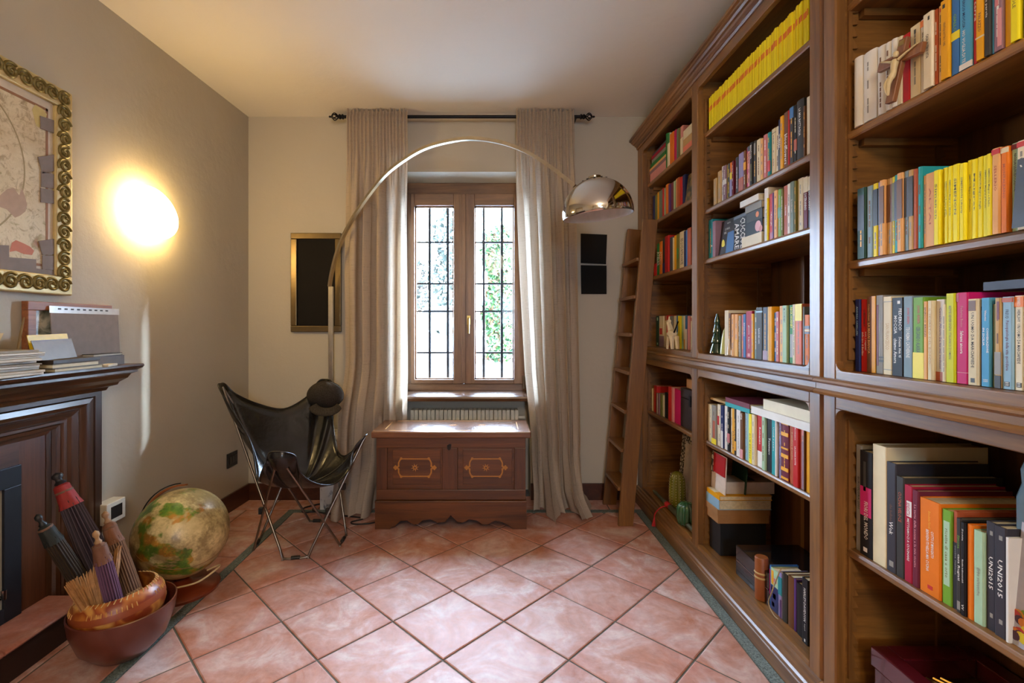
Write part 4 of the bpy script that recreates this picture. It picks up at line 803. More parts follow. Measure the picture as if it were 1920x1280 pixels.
def bookcase(label, stiles, bays, y0, y1, shelves):
    t_ = thing('bookcase', (1.23, (y0+y1)/2, 0), label, 'bookcase', None)
    MB().prism(corn, 'xz', y0, y1).build('cornice', bwy, t_); MB().prism(waist, 'xz', y0+.0005, y1-.0005).build('waist_moulding', bwy, t_); MB().prism(plin, 'xz', y0, y1).build('plinth', bwy, t_)
    MB().box((SX+.03, y0, 2.45), (XBK, y1, ZTOP)).build('top_board', bwy, t_)
    for (a, b, c0, c1) in stiles:
        for z0, z1 in ((Z_w1-.002, 2.463), (.10, Z_w0+.002)): MB().prism(stile_poly(a, b, c0, c1), 'xy', z0, z1).build('stile', bwz, t_)
        MB().box((SX+.028, a+.001, .1), (XBK, b-.001, 2.46)).build('partition', bwx, t_)
    for bay, (a, b) in bays.items():
        for z0, z1 in ((Z_ot, 2.463), (Z_w1-.001, Z_ob), (Z_lt, Z_w0+.001), (.10, Z_lb)): MB().box((SX+.0006, a-.001, z0), (SX+.024, b+.001, z1)).build('rail', bwy, t_, bevel=.003)
        MB().box((SX+.02, a, Z_ob-.022), (XBK, b, Z_ob-.001)).build('shelf', bwy, t_); MB().box((SX+.02, a, .10), (XBK, b, Z_lb-.001)).build('shelf', bwy, t_)
        MB().box((SX+.02, a, Z_lt+.02), (XBK, b, Z_lt+.04)).build('shelf', bwy, t_)
        MB().box((XBK-.004, a, .1), (XBK+.012, b, 2.46)).build('back_panel', bkm, t_)
        nb = 3
        for k in range(1, nb): y = a+(b-a)*k/nb; MB().box((XBK-.03, y-.012, .12), (XBK-.004, y+.012, 2.44)).build('back_batten', bwz, t_)
        for z in shelves[bay]+[SHELFL[bay]]:
            s_ = MB().prism([(SX+.036, z-.002), (SX+.038, z), (XBK-.03, z), (XBK-.03, z-.024), (SX+.038, z-.024), (SX+.0345, z-.020), (SX+.034, z-.008)], 'xz', a+.0015, b-.0015).build('shelf', bwy, t_)
            for y in (a+.0015, b-.0225): MB().box((SX+.07, y, z-.045), (XBK-.04, y+.021, z-.0245)).build('shelf_cleat', bwx, t_)
        # saw tooth shelf supports at front and rear of each side
        for ys, sg in ((b, -1), (a, 1)):
            for xs in (SX+.035, XBK-.075):
                for zz0, zz1 in ((1.12, 2.36), (.16, .94)):
                    n = int((zz1-zz0)/.036); pl_ = [(xs, zz0)]
                    for k in range(n): z = zz0+k*.036; pl_ += [(xs+.028, z), (xs+.010, z+.034)]
                    pl_ += [(xs, zz1)]
                    MB().prism(pl_, 'xz', min(ys, ys+sg*.008), max(ys, ys+sg*.008)).build('tooth_strip', bwz, t_)
        r = .028
        for yy, sg in ((b, -1), (a, 1)):
            for zz, sz in ((Z_ob, 1), (Z_lt, -1), (Z_ot, -1)):
                arc_ = [(yy, zz)]+[(yy+sg*(r-r*math.sin(q*math.pi/12)), zz+sz*(r-r*math.cos(q*math.pi/12))) for q in range(7)]
                MB().prism(arc_, 'yz', SX+.0008, SX+.023).build('corner_fillet', bwz, t_)
    return t_
bookcase('tall walnut bookcase of two bays beside the leaning ladder', [(Y_F0, Y_F1, .004, .002), (Y_M0, Y_M1, .005, .005), (Y_A0, Y_A1, .008, .004)], {'far': (Y_M1, Y_F0), 'middle': (Y_A1, Y_M0)}, 1.5105, Y_F1, SHELF)
bookcase('nearer walnut bookcase at the right edge, with the crucifix', [(Y_B0, Y_B1, .004, .008), (Y_E0, Y_E1, .004, .004)], {'near': (Y_E1, Y_B0)}, Y_E0, 1.5095, SHELF)
BAYY = {'far': (Y_M1, Y_F0), 'middle': (Y_A1, Y_M0), 'near': (Y_E1, Y_B0)}
# ================================================================== BOOKS
PAL = dict(cream='d8c9a2', white='dedad0', ivory='e2d6b8', navy='1c2658', blue='3b6fa8', skyblue='4f9cc4', paleblue='8fb4c8', slate='4a5260', charcoal='3a3834', black='1a1819', red='b8201c', crimson='a01c36', maroon='6a2434', magenta='c01862', rose='c07070', pink='d49090', purple='54346e', lavender='9088b4', mauve='8c6c78', orange='dc7418', peach='e0a868', tan='bc9862', brown='6a4426', rust='a8502c', golden='e0a014', yellow='e6d21e', lemon='f0e020', chartreuse='c8cc14', olive='6c6a30', lime='70a030', green='2c7a3c', darkgreen='1f4030', mint='a4c4a0', teal='1c8088', turquoise='2c9a9c', greyblue='7c9098', grey='8a867c', greygreen='6a7a6c', coral='d87860', graphite='38353a')
WORDS = dict(skyblue='sky blue', paleblue='pale blue', darkgreen='dark green', greyblue='grey blue', greygreen='grey green')
pages_m = M('book_pages', 'd2c39c', .85, var=.1, nscale=90)
ORD = ['first', 'second', 'third', 'fourth', 'fifth', 'sixth', 'seventh', 'eighth', 'ninth', 'tenth', 'eleventh', 'twelfth', 'thirteenth', 'fourteenth', 'fifteenth', 'sixteenth']
def cmat(c, gloss=.52): return M('cover_'+c, PAL.get(c, c), gloss, spec=.22, var=.05, nscale=14)
def inkm(c): return M('ink_'+c, PAL.get(c, c), .5, var=0)
def book(x, y0, y1, z, h, c, depth, round_=0, lab=None, group=None, small=False, name='book', lean=0):
    """upright book, spine towards -X at x; y0<y1"""
    w_ = y1-y0; e = min(.0018, w_*.16); r = min(.003, w_*.25)
    if round_: fr = [(x+round_*(abs(k)/4)**2, y0+w_/2+w_/2*k/4) for k in range(-4, 5)]
    else: fr = [(x+r, y0), (x+r*.3, y0+r*.3), (x, y0+r), (x, y1-r), (x+r*.3, y1-r*.3), (x+r, y1)]
    pl_ = fr+[(x+depth, y1), (x+depth, y1-e), (x+.004+round_, y1-e), (x+.004+round_, y0+e), (x+depth, y0+e), (x+depth, y0)]
    o = MB().prism(pl_, 'xy', z, z+h).build(name, cmat(c), smooth=30 if round_ else 0, label=lab, cat='book' if name == 'book' else name, group=group)
    MB().box((x+.0042+round_, y0+e, z+.002), (x+depth-.003, y1-e, z+h-.003)).build('pages', pages_m, o); return o
def spine_text(o, x, y0, y1, z, h, txt, f0, f1, col, frac=.55, off=0):
    w_ = y1-y0; yc = (y0+y1)/2-off*w_
    text(txt, (x-.0005, yc, z+h*(f0+f1)/2), (0, 0, -1), (0, -1, 0), h*(f1-f0), w_*frac, inkm(col), o)
def spine_band(o, x, y0, y1, z, h, f0, f1, col, a=0, b=1):
    w_ = y1-y0; MB().box((x-.0004, y1-w_*b+.0003, z+h*f0), (x+.002, y1-w_*a-.0003, z+h*f1)).build('spine_label', inkm(col), o)
def marks(o, x, y0, y1, z, h, col, R):
    w_ = y1-y0; m_ = MB(); p = R.uniform(.10, .2); hw = min(.0022, w_*.12)
    while p < .84:
        l = R.uniform(.03, .12); m_.box((x-.0003, (y0+y1)/2-hw, z+h*p), (x+.001, (y0+y1)/2+hw, z+h*min(.88, p+l))); p += l+R.choice([.012, .012, .012, .14])
    tag(m_.build('title_marks', inkm(col), o), kind='stuff')
DARKS = set('graphite navy blue slate charcoal black red crimson maroon magenta purple brown rust olive green darkgreen teal rose mauve greygreen'.split())
ROWG = {}
def row(bay, shelf_label, z, zmax, L, data, X=1.087, group=None):
    R = random.Random(shelf_label); items = []
    for line in data.strip().split('\n'):
        f = line.split('|'); p = f[0].split(); items.append((float(p[0]), float(p[1]), p[2], p[3:], f[1:]))
    tot = {}
    for it in items: tot[it[2]] = tot.get(it[2], 0)+1
    seen = {}; lo, hi = BAYY[bay]; px0 = L
    for px, py, c, flags, ex in items:
        y1, y0 = bY(px0, X), bY(px, X); top = H-(py-CY)*X/(px0-CX) if py > -900 else z+.225
        y0, y1 = max(y0, lo+.001), min(y1, hi-.0095); seen[c] = seen.get(c, 0)+1; pxl = px0; px0 = px
        if y1-y0 < .002: continue
        h = min(top, zmax-.006)-z; wd = WORDS.get(c, c); xx = X+R.uniform(-.004, .006)
        dp = float(next((f_[1:] for f_ in flags if f_[0] == 'd'), min(.15, h*.66))); rn_ = float(next((f_[1:] for f_ in flags if f_[0] == 'r'), 0))
        xx += float(next((f_[1:] for f_ in flags if f_[0] == 'x'), 0))
        desc = next((e[2:] for e in ex if e.startswith('L:')), None)
        if desc: lab = f'{desc} on {shelf_label}'
        elif tot[c] == 1: lab = f'only {wd} book on {shelf_label}'
        else: lab = f'{ORD[seen[c]-1]} {wd} book from the left on {shelf_label}'
        o = book(xx, y0+.0003, y1-.0003, z, h, c, dp, rn_, lab, f'books on {shelf_label}')
        had = False
        for e in ex:
            if e.startswith('t:'): _, s_, f0, f1, col, *rest = e.split(':'); spine_text(o, xx, y0, y1, z, h, s_, float(f0), float(f1), col, *(float(q) for q in rest)); had = True
            elif e.startswith('b:'): _, f0, f1, col, *rest = e.split(':'); spine_band(o, xx, y0, y1, z, h, float(f0), float(f1), col, *(float(q) for q in rest))
        if not had and 'n' not in flags and y1-y0 > .007: marks(o, xx, y0+.0003, y1-.0003, z, h, R.choice(['cream', 'white', 'golden']) if c in DARKS else R.choice(['grey', 'brown', 'grey']), R)
last = []
def stack(specs, gp, x0=1.09):
    """books lying flat: (label, colour, ynear, yfar, z0, z1, depth, dx)"""
    for lab, c, ya, yb, z0, z1, dp, dx in specs:
        x = x0+dx; e = .0022; col = cmat(c)
        o = MB().box((x, ya, z1-e), (x+dp, yb, z1)).build('book', col, org=(x+dp/2, (ya+yb)/2, z0), label=lab, cat='book', group=gp)
        MB().box((x, ya, z0), (x+dp, yb, z0+e)).build('lower_cover', col, o); MB().box((x, ya, z0+e), (x+.003, yb, z1-e)).build('spine', col, o)
        MB().box((x+.003, ya+.003, z0+e), (x+dp-.003, yb-.003, z1-e)).build('pages', pages_m, o); last.append(o)
s3 = SHELF['near']; s2 = SHELF['middle']; s1 = SHELF['far']
row('near', 'near bay shelf with the crucifix', s3[1]+.0005, s3[0]-.03, 1600.5, '''
1616 114 white r.006 n
1640.5 106 white r.006
1658 93 white r.006
1670 84 white r.005
1680.5 77 white r.004 n
1688.5 72 cream n
1702.7 69 red n
1722 54 cream|b:.88:.94:charcoal:.4:.6
1732.7 40 white|b:.90:.99:orange|t:una lettera:.60:.82:charcoal:.3
1750.3 31 ivory|b:.90:.95:charcoal:.55:.75|t:CASA ALTRUI VITA:.40:.72:charcoal:.3
1756.4 20 rust
1764.6 14 peach|b:.92:.97:red:.3:.7
1780.8 6 golden|b:.90:.95:charcoal:.3:.6|t:VENTIQUATTRO ORE:.42:.72:brown:.3
1796.8 -8 blue|b:.42:.52:yellow:.0:1|t:GIALLO:.52:.74:lime:.35
1820.6 -18 skyblue|t:FEDERICO MOCCIA:.50:.92:navy:.22:-.12|t:HO VOGLIA DI TE:.08:.47:white:.26:-.12|b:.0:.07:white
1831 -22 red|t:La terra:.55:.95:white:.4
1847 -28 golden|b:.28:.30:cream|t:PALAZZO:.36:.6:brown:.35
1858 -35 charcoal|t:Isabel La parola:.5:.95:white:.4
1862 -35 skyblue n
1879 -40 mauve|b:.05:.55:pink:.45:.9|b:.6:.85:rose:.2:.6
1895 -48 golden n
1912 -55 lemon|t:FAVOLE:.45:.7:olive:.35
1922 -60 greygreen
1945 -70 cream
1975 -85 red''', X=1.078)
row('near', 'near bay shelf of yellow and peach paperbacks', s3[2]+.0005, s3[1]-.03, 1608.4, '\n'.join(
 ['1623.7 355.8 darkgreen|b:.40:.90:black:.1:.9', '1635.2 350.7 greyblue', '1644 345.6 yellow|b:.42:.92:black', '1649.7 342.6 lavender|b:.42:.92:slate', '1658.2 339.5 peach|b:.42:.92:brown', '1669.4 336.5 tan|b:.42:.92:brown', '1675.5 332.4 yellow|b:.42:.92:olive', '1684 329.4 turquoise|b:.42:.92:slate', '1694 326.3 peach|b:.42:.92:brown', '1703.9 322.3 greyblue|b:.42:.92:slate', '1713 320.2 tan|b:.42:.92:charcoal', '1720.5 318.2 rust n', '1727.8 314 turquoise d.2', '1734.3 330.4 peach', '1752.6 327.3 peach|t:ALTAI:.3:.8:rust:.2']
 +[f'{r} {t_} lemon|t:{tx}:.35:.82:olive:.38' for r, t_, tx in ((1763.8, 321.2, 'Simenon'), (1772, 316, 'SIMENON Maigret e il caso'), (1779, 315.5, 'SIMENON Il cane giallo'), (1787.6, 313, 'SIMENON Maigret si difende'), (1799.3, 310, 'SIMENON'), (1809.5, 308, 'SIMENON Liberty'), (1819.6, 302, 'SIMENON Maigret e l affittacamere'), (1829.8, 300, 'Maigret'), (1841, 295.8, 'SIMENON Maigret si sbaglia'), (1851, 293, 'SIMENON Maigret al Picratt'), (1862.3, 289.8, 'SIMENON Maigret e il ladro'))]
 +['1877.5 280.6 peach|b:.93:.99:red|t:SELLERIO:.5:.8:rust:.3', '1891.7 277.6 orange|b:.93:.99:cream|t:MONTALBANO:.4:.8:rust:.3', '1907.4 270.5 mint|b:.93:.99:maroon|t:NICOLAI LILIN EDUCAZIONE:.45:.88:navy:.3', '1925 266.4 ivory|b:.93:.99:red', '1945 262 cream', '1968 256 peach']), X=1.078)
row('near', 'near bay row above the waist moulding', Z_ob+.0005, s3[2]-.03, 1599.3, '''
1610.9 561.6 navy|t:ANDREA CAMILLERI:.50:.90:paleblue:.35
1624.3 561.6 red|t:noi, i ragazzi:.30:.55:white:.26:.18|t:dello zoo di Berlino:.22:.55:white:.26:-.22|t:CHRISTIANE F.:.62:.86:black:.3
1641 556 brown|b:0:1:golden:.6:.99|t:LA MASAI BIANCA:.25:.65:peach:.25:-.2|t:Corinne Hofmann:.68:.90:peach:.18:-.2
1655.5 554 grey|b:.1:.88:maroon:.1:.35|b:.15:.18:charcoal:.4:1|b:.2:.22:charcoal:.4:1
1672.4 556.6 cream|t:SAN FRANCESCO:.32:.66:tan:.4|b:.93:.94:grey|b:.06:.07:grey
1694 558.6 black|t:FEDERICO:.58:.86:white:.26:.25|t:MOCCIA:.54:.77:white:.26:-.15|t:Scusa ma ti:.24:.50:white:.24:.25|t:chiamo Amore:.16:.48:white:.30:-.15|b:.92:.96:white:.5:.75
1712.4 556 greyblue|t:JOHN GREEN:.66:.86:red:.3|t:TEOREMA CATHERINE:.24:.62:white:.38
1733.3 558 lime|b:.0:.32:yellow|t:JOHN GREEN:.68:.90:red:.3|t:CERCANDO ALASKA:.32:.64:charcoal:.36
1741.5 565 peach|t:ENRICO BRIZZI:.55:.92:brown:.4
1751 563.7 cream|t:IL SEGRETO DEL BOSCO:.2:.9:tan:.4
1768.5 561.6 white|b:0:.11:rust|t:Cecelia Ahern Se tu mi vedessi:.15:.9:lavender:.25
1775 570 cream
1792.2 550.5 chartreuse|t:BEPPE SEVERGNINI:.58:.86:olive:.26|t:ITALIANI DI DOMANI:.26:.56:olive:.26
1814.6 549 magenta|t:Salvami ancora:.33:.58:white:.28|b:.12:.125:pink|b:.9:.99:crimson:.0:.25|t:Federica Bosco:.62:.85:rose:.22
1834 560.6 cream|b:.86:.98:brown:.1:.8|t:UN UOMO DA MARCIAPIEDE:.2:.84:charcoal:.3|b:.03:.08:charcoal:.3:.7
1838 575 slate n
1856.2 558.6 skyblue|t:CONVERSAZIONE:.38:.66:white:.22:.2|t:IN SICILIA:.46:.66:white:.2:-.2|t:Vittorini:.74:.86:white:.22|t:BUR:.05:.08:white:.5
1866 570 olive n
1877.5 558.6 tan|b:.76:.96:maroon:.35:.8|b:0:.14:charcoal|b:.15:.4:grey
1897.8 556.6 paleblue|b:.94:.99:rust|t:FREUD:.76:.86:slate:.3|t:Psicopatologia della vita quotidiana:.2:.74:maroon:.36|b:.03:.08:charcoal:.25:.75|t:BUR:.035:.075:white:.35
1916 554.5 ivory|b:.88:.99:orange|t:ROMANZO:.89:.98:white:.35|t:HERLIHY:.72:.85:charcoal:.3|t:UN UOMO DA MARCIAPIEDE:.28:.70:charcoal:.34|b:.03:.08:charcoal:.25:.8|t:BUR:.035:.075:white:.35
1938 553 cream
1965 550 red
1990 545 navy''', X=1.095)
Xn = 1.095
row('near', 'near bay cookery shelf below the waist', SHELFL['near']+.0005, Z_lt, 1597.6, '''
1613.2 831 grey d.2|t:EUROFLORA 2001:.40:.7:charcoal:.3|L:tall grey spined EUROFLORA book
1637.8 842.5 black d.24|b:.38:.66:magenta:.05:.9|b:.62:.9:charcoal:.3:.5|t:FIORI DEL MONDO:.16:.52:white:.3|b:.04:.08:white:.3:.6
1664 831 cream d.28 n|L:very tall thick plain cream album
1682 864 graphite d.25|t:Wok:.34:.46:white:.4|t:che bollono:.46:.62:brown:.3|b:.05:.1:grey:.3:.75
1697 891 charcoal d.26|t:CUCINA VELOCE:.55:.85:rust:.4
1712.8 907 crimson d.24|b:.68:.84:white:.3:.9|t:BENEDETTA:.69:.82:crimson:.4|t:METTIAMOCI A CUCINARE:.22:.66:white:.26
1725 917 maroon d.24|t:Le torte della nonna e le mie ricette:.2:.85:pink:.32
1763.6 930 orange d.24|t:COTTO E MANGIATO:.40:.68:white:.14:.14|t:BENVENUTI NELLA MIA CUCINA:.24:.68:white:.14:-.1|t:Benedetta Parodi:.7:.88:golden:.12|b:.06:.1:red:.4:.65
1783 952 lime d.2|b:.2:.88:mint:.2:.8|t:ricette di casa e orto:.28:.8:olive:.3
1793 956 rust d.22|b:0:.68:black|t:cucina italiana:.35:.65:grey:.3
1803.4 969.5 charcoal d.22|t:Simone:.68:.82:lime:.4|t:casa Rugiati:.34:.62:white:.5|b:.03:.12:grey:.2:.8
1812.4 977 black d.2|t:Ricette indimenticabili:.35:.6:white:.3|t:VV:.06:.12:white:.5|t:Sonia:.8:.93:white:.3
1824 981 orange d.2 n
1843.7 991 mint d.18|t:Erbe selvatiche:.3:.6:grey:.3
1863.2 975 graphite d.25|t:UNI2015:.38:.68:white:.4|b:.88:.92:grey:.4:.7|b:.12:.16:grey:.4:.7|L:left one of two dark UNI2015 ring binders
1886.6 983 graphite d.25|t:UNI2015:.36:.70:white:.4|b:.88:.92:grey:.4:.7|b:.12:.16:grey:.4:.7|L:right one of two dark UNI2015 ring binders
1894 1006 white d.2 n''', X=Xn)
# things in the near bay
def bx(name, mat, a, b, lab, cat, bevel=.002, group=None, parent=None): return MB().box(a, b).build(name, mat, parent, label=lab, cat=cat, bevel=bevel, group=group)
yA_, yB_ = bY(1920, 1.09), bY(1852, 1.13)
stack([('grey book lying flat across the right end of the near bay row', 'slate', .82, yB_, 1.087+.214, 1.087+.233, .16, .03)], None)
yv_ = bY(1903, 1.068)-.042
pc = MB().obox((1.068, yv_, 1.417+.072), (0, .042, 0), (.0008, 0, 0), (.006, 0, .07)).build('photo_card', M('card_photo', '4a5868', .35), label='dark photo postcard propped before the mint book', cat='postcard')
MB().obox((1.0655, yv_, 1.417+.028), (0, .042, 0), (.0004, 0, 0), (.0024, 0, .024)).build('print', M('card_brown', '6d4a36', .4), pc)
text('VA', (1.0715, yv_+.022, 1.417+.122), (0, -1, 0), (.08, 0, 1), .03, .014, inkm('white'), pc)
# magazine and jar at the right edge of the cookery shelf
mzz = SHELFL['near']; ym0, ym1 = bY(1935, 1.10), bY(1895, 1.10)
mg = MB().obox((1.115, (ym0+ym1)/2, mzz+.128), (0, (ym1-ym0)/2, 0), (.003, 0, 0), (.012, 0, .127)).build('magazine', M('mag_grey', 'a8a4a8', .3), label='glossy recipe magazine with fruit cover facing the room', cat='magazine')
fm = MB(); R = random.Random(4)
for cc, k in (('c8b020', 0), ('b03020', 1), ('6a8a28', 2), ('d07a20', 3), ('4a2434', 4)):
    m_ = MB()
    for j in range(3): y = R.uniform(ym0+.012, ym1-.004); z = mzz+R.uniform(.015, .075); m_.lathe([(0, 0), (.010, 0), (.010, .0006), (0, .0007)], 10, Matrix.Translation((1.0995+(z-mzz)*.0945, y, z)) @ Matrix.Rotation(-math.pi/2, 4, 'Y'))
    m_.build('cover_print', M('fruit_'+cc, cc, .35), mg)
jy = bY(1926, 1.13); MB().lathe([(.032, 0), (.036, .02), (.036, .30), (.028, .33), (.030, .36), (.024, .38), (.0, .385)], 20, Matrix.Translation((1.16, jy, mzz+.001))).build('bottle', M('grey_glass', '5e6c70', .12), smooth=50, label='tall grey glass bottle behind the recipe magazine', cat='bottle')
# crucifix leaning on the white books
cw = WOOD('crucifix_wood', '6a3c1e', '9a6538', 'z', .45, .1); u0 = PXx(1671, 204, 1.055); 
u0 = Vector((1.052, bY(1670, 1.052), s3[1]+.001)); tp = Vector((1.070, bY(1697, 1.070), H+(CY-72)*1.07/(1697-CX)))
cx_ = thing('crucifix', u0, 'wooden crucifix leaning against the white books', 'crucifix')
axu = (tp-u0).normalized(); hl = (tp-u0).length; sd = Vector((0, -1, 0)); sd = (sd-axu*sd.dot(axu)).normalized(); nn = axu.cross(sd).normalized(); nn = nn if nn.x < 0 else -nn
MB().obox((u0+tp)/2, sd*.0125, nn*.006, axu*hl/2).build('upright', cw, cx_, bevel=.0015)
cc = u0+axu*hl*.70; MB().obox(cc, sd*.068, nn*.0062, axu*.0125).build('crossbar', cw, cx_, bevel=.0015)
iv = M('ivory_figure', 'cdb887', .45); f = lambda s_, a, n_: cc+sd*s_+axu*a+nn*(.0065+n_)
cf = MB(); cf.tube([f(-.056, .010, .002), f(-.03, .000, .004), f(-.010, -.008, .006)], [.0022, .0028, .0042], 7); cf.tube([f(.056, .012, .002), f(.03, .002, .004), f(.010, -.008, .006)], [.0022, .0028, .0042], 7)
cf.tube(cr([f(0, -.006, .006), f(.002, -.022, .007), f(.003, -.040, .006), f(.001, -.052, .008)], 4), [.007, .0085, .0088, .0085, .008, .0075, .007, .007, .007, .0075, .008, .008, .008], 9)
cf.tube(cr([f(-.002, -.050, .008), f(-.005, -.068, .013), f(0, -.092, .006)], 4), [.006, .006, .0058, .0055, .005, .0045, .004, .0035, .003], 7); cf.tube(cr([f(.003, -.050, .008), f(.004, -.068, .012), f(.001, -.094, .005)], 4), [.006, .006, .0058, .0055, .005, .0045, .004, .0035, .003], 7)
fg = cf.build('figure', iv, cx_, smooth=60)
MB().lathe([(0, -.0085), (.005, -.006), (.0066, 0), (.0055, .006), (0, .009)], 12, Matrix.Translation(f(.003, .006, .010))).build('head', iv, fg, smooth=180)
MB().obox(cc+axu*.036+nn*.0068, sd*.008, nn*.0008, axu*.006).build('plaque', M('brass_handle'), cx_)
# lacquer frame box at the bottom of the near bay
ry1, ry0 = bY(1632, 1.10), .80; lq = M('red_lacquer', '4a0f16', .18, coat=.6)
rb_ = thing('lacquer_box', (1.25, (ry0+ry1)/2, Z_lb), 'dark red lacquered display box at the bottom right', 'box')
for a, b in (((1.10, ry0, .245), (1.145, ry1, .30)), ((1.345, ry0, .245), (1.39, ry1, .30)), ((1.145, ry1-.06, .245), (1.345, ry1, .30)), ((1.145, ry0, .245), (1.345, ry0+.06, .30))): MB().box(a, b).build('rim', lq, rb_, bevel=.003)
MB().box((1.106, ry0+.005, .155), (1.384, ry1-.006, .243)).build('tray_body', lq, rb_, bevel=.003); MB().box((1.104, ry0, .2435), (1.386, ry1-.003, .2455)).build('gold_line', M('brass_handle'), rb_)
MB().box((1.12, ry0+.02, Z_lb), (1.37, ry1-.03, .155)).build('foot', M('oak_foot', '8a5f34', .5), rb_)
zs = .2475; spc = MB()
for k in range(3): spc.tube(cr([(1.17+.02*k, ry1-.10, zs+.03), (1.19+.02*k, ry1-.17, zs+.035), (1.21+.02*k, ry1-.27, zs+.02)], 4), .004, 6)
spc.build('gilt_rods', M('brass_handle'), None, smooth=60, label='gilt metal rods lying in the red lacquered box', cat='ornament')
# ------------------------------------------------------------------ middle bay
row('middle', "middle bay's high shelf of novels", s2[1]+.0005, s2[0]-.03, 1338, '''
1343.8 336.8 tan
1346.3 330 yellow
1352.2 323 tan
1355.7 313 white
1362 313 mauve|b:.45:.6:white
1365.6 310 yellow
1369.8 308 charcoal
1373.3 306 orange|b:.5:.7:yellow|b:0:.5:lavender
1376 303 maroon
1380.3 300 red n
1386 297 charcoal
1394.4 290 lavender|b:0:.35:rust
1398 284 brown|b:.5:.7:golden
1401.7 278 magenta
1406.4 276 pink|b:.88:1:slate
1411.3 269 black|t:MANTOVA:.62:.94:white:.6|b:.1:.5:olive:.4:.7
1416.2 266 charcoal|b:.7:.95:grey:.2:.8
1424 264 cream
1429.6 262 peach
1431.7 260 navy n
1438.3 255 rose
1440 251 ivory n
1444.3 250 teal|b:.1:.35:red:0:1
1452 244 cream|b:.9:.91:charcoal
1458 239 ivory
1464 226 navy|t:GUIMARD:.44:.72:white:.6|b:0:.42:charcoal
1470 220 golden
1477.7 213 brown|t:bloodflowers:.05:.6:white:.7
1480.5 208 red n
1487.5 203 charcoal|b:.8:.99:blue
1492.6 199 black|b:.2:.4:rust
1506 192 charcoal r.003|t:LA MIA BATTAGLIA:.40:.86:white:.28
1509.4 200 brown
1518.4 184 ivory n''')
row('middle', "middle bay's third shelf", s2[2]+.0005, s2[1]-.03, 1323.3, '''
1337.2 417 teal|b:.3:.34:white:.7:.9
1342.5 416 mauve n''', X=1.10)
row('middle', "middle bay's third shelf, right part", s2[2]+.0005, s2[1]-.03, 1430, '''
1438 354.6 white|t:IL MEDICO:.3:.6:grey:.3
1440 372 yellow n
1448 365 red|t:I Malavoglia:.3:.6:white:.3|b:.0:.16:crimson
1451 362 purple n
1457.4 358.6 peach
1464 356.6 lime|b:.4:.62:green
1467.4 355 olive
1476 350 rust|t:l una nuova:.4:.6:white:.3
1482 346 white
1490 342.6 greygreen|t:IL vecchio mare:.4:.65:white:.3
1493 340 olive
1503.6 336.6 cream
1512 333 maroon|b:.70:.99:cream|t:DICERANNO:.36:.68:white:.5
1518.4 331 charcoal|b:.72:.99:cream|t:DICERANNO:.34:.7:white:.5''')
row('middle', "middle bay's row above the waist moulding", Z_ob+.0005, s2[2]-.03, 1358.7, '''
1366.4 582 ivory n d.17
1370.8 587 brown
1375.7 589 peach
1382.3 589 peach|b:0:.4:golden
1385 592 olive
1388.8 591.7 grey
1392 590 rose
1397 589 blue|t:EINAUDI:.5:.8:white:.4
1408.8 583.5 crimson|t:ginevra:.5:.7:white:.22|t:Edgarallan:.2:.45:white:.22|b:.03:.1:pink:.3:.7
1413 588 golden
1419 581 greygreen
1431 576.4 charcoal|t:Il grande male oscuro:.3:.6:white:.28|b:.90:.93:paleblue
1439.7 576 slate|b:.0:.18:mauve
1442 575 cream n
1449 575 golden n
1454 586 blue
1460 584 rose
1467.6 573.7 peach
1476.3 573 mint|t:M. HORNBY:.7:.95:slate:.4
1478.5 573 darkgreen n
1486.7 572 green|t:NICK HORNBY:.6:.96:lemon:.45|b:.1:.5:grey:.2:.8
1492.7 570.7 cream
1505.3 570 coral|b:.72:1:yellow
1508.6 575 greyblue n
1517.6 590 orange|b:.62:.66:slate|b:.72:.78:slate|b:.67:.71:cream''')
row('middle', "middle bay's lower shelf of paperbacks", SHELFL['middle']+.0005, Z_lt-.005, 1326, '''
1335 756.7 cream
1343.2 758 grey|b:.0:.14:yellow|b:.15:.6:rust:.3:.8
1350.6 757 ivory|b:.5:.72:red:.0:.5
1356.6 759 navy|b:0:.4:white:.2:.8
1364 760 white
1368.4 761 black|b:.2:.4:rose
1372 765 cream
1377.3 765 golden|t:FAVOLE:.1:.5:brown:.4
1380.3 766 charcoal|b:.1:.3:golden
1388.5 767 white
1393.7 772 brown|t:VITA:.84:.98:white:.6|b:0:.2:pink
1399.6 773 paleblue
1405.5 774 mint n
1410.7 775 lemon|t:DUE DI NOI:.1:.6:charcoal:.4
1416.7 776 cream
1429.3 767 red|b:0:.28:white|t:Romanzo:.4:.7:white:.22
1435.2 774.5 mint
1446.3 776 black|t:Tommaso:.3:.6:white:.3
1453.8 777.5 turquoise|t:Uccidi il padre:.4:.8:white:.3
1456.7 781 white n
1461.2 783 navy|t:LIBRO NERO:.6:.95:lemon:.4
1465 784 lavender
1478 786 maroon r.003|b:.93:.98:golden|b:.74:.80:golden|b:.52:.55:golden|b:.38:.44:golden|b:.16:.22:golden|b:.02:.06:golden
1488 791.6 rust|t:Il cavaliere di aquilea:.4:.85:tan:.3
1498.3 794.6 red|t:LA LUNGA NOTTE:.35:.65:white:.25|t:Romano:.75:.95:white:.2
1508 796.8 pink|b:.0:.75:mauve:.3:.8
1510 800 brown n
1517.6 801 golden n''')
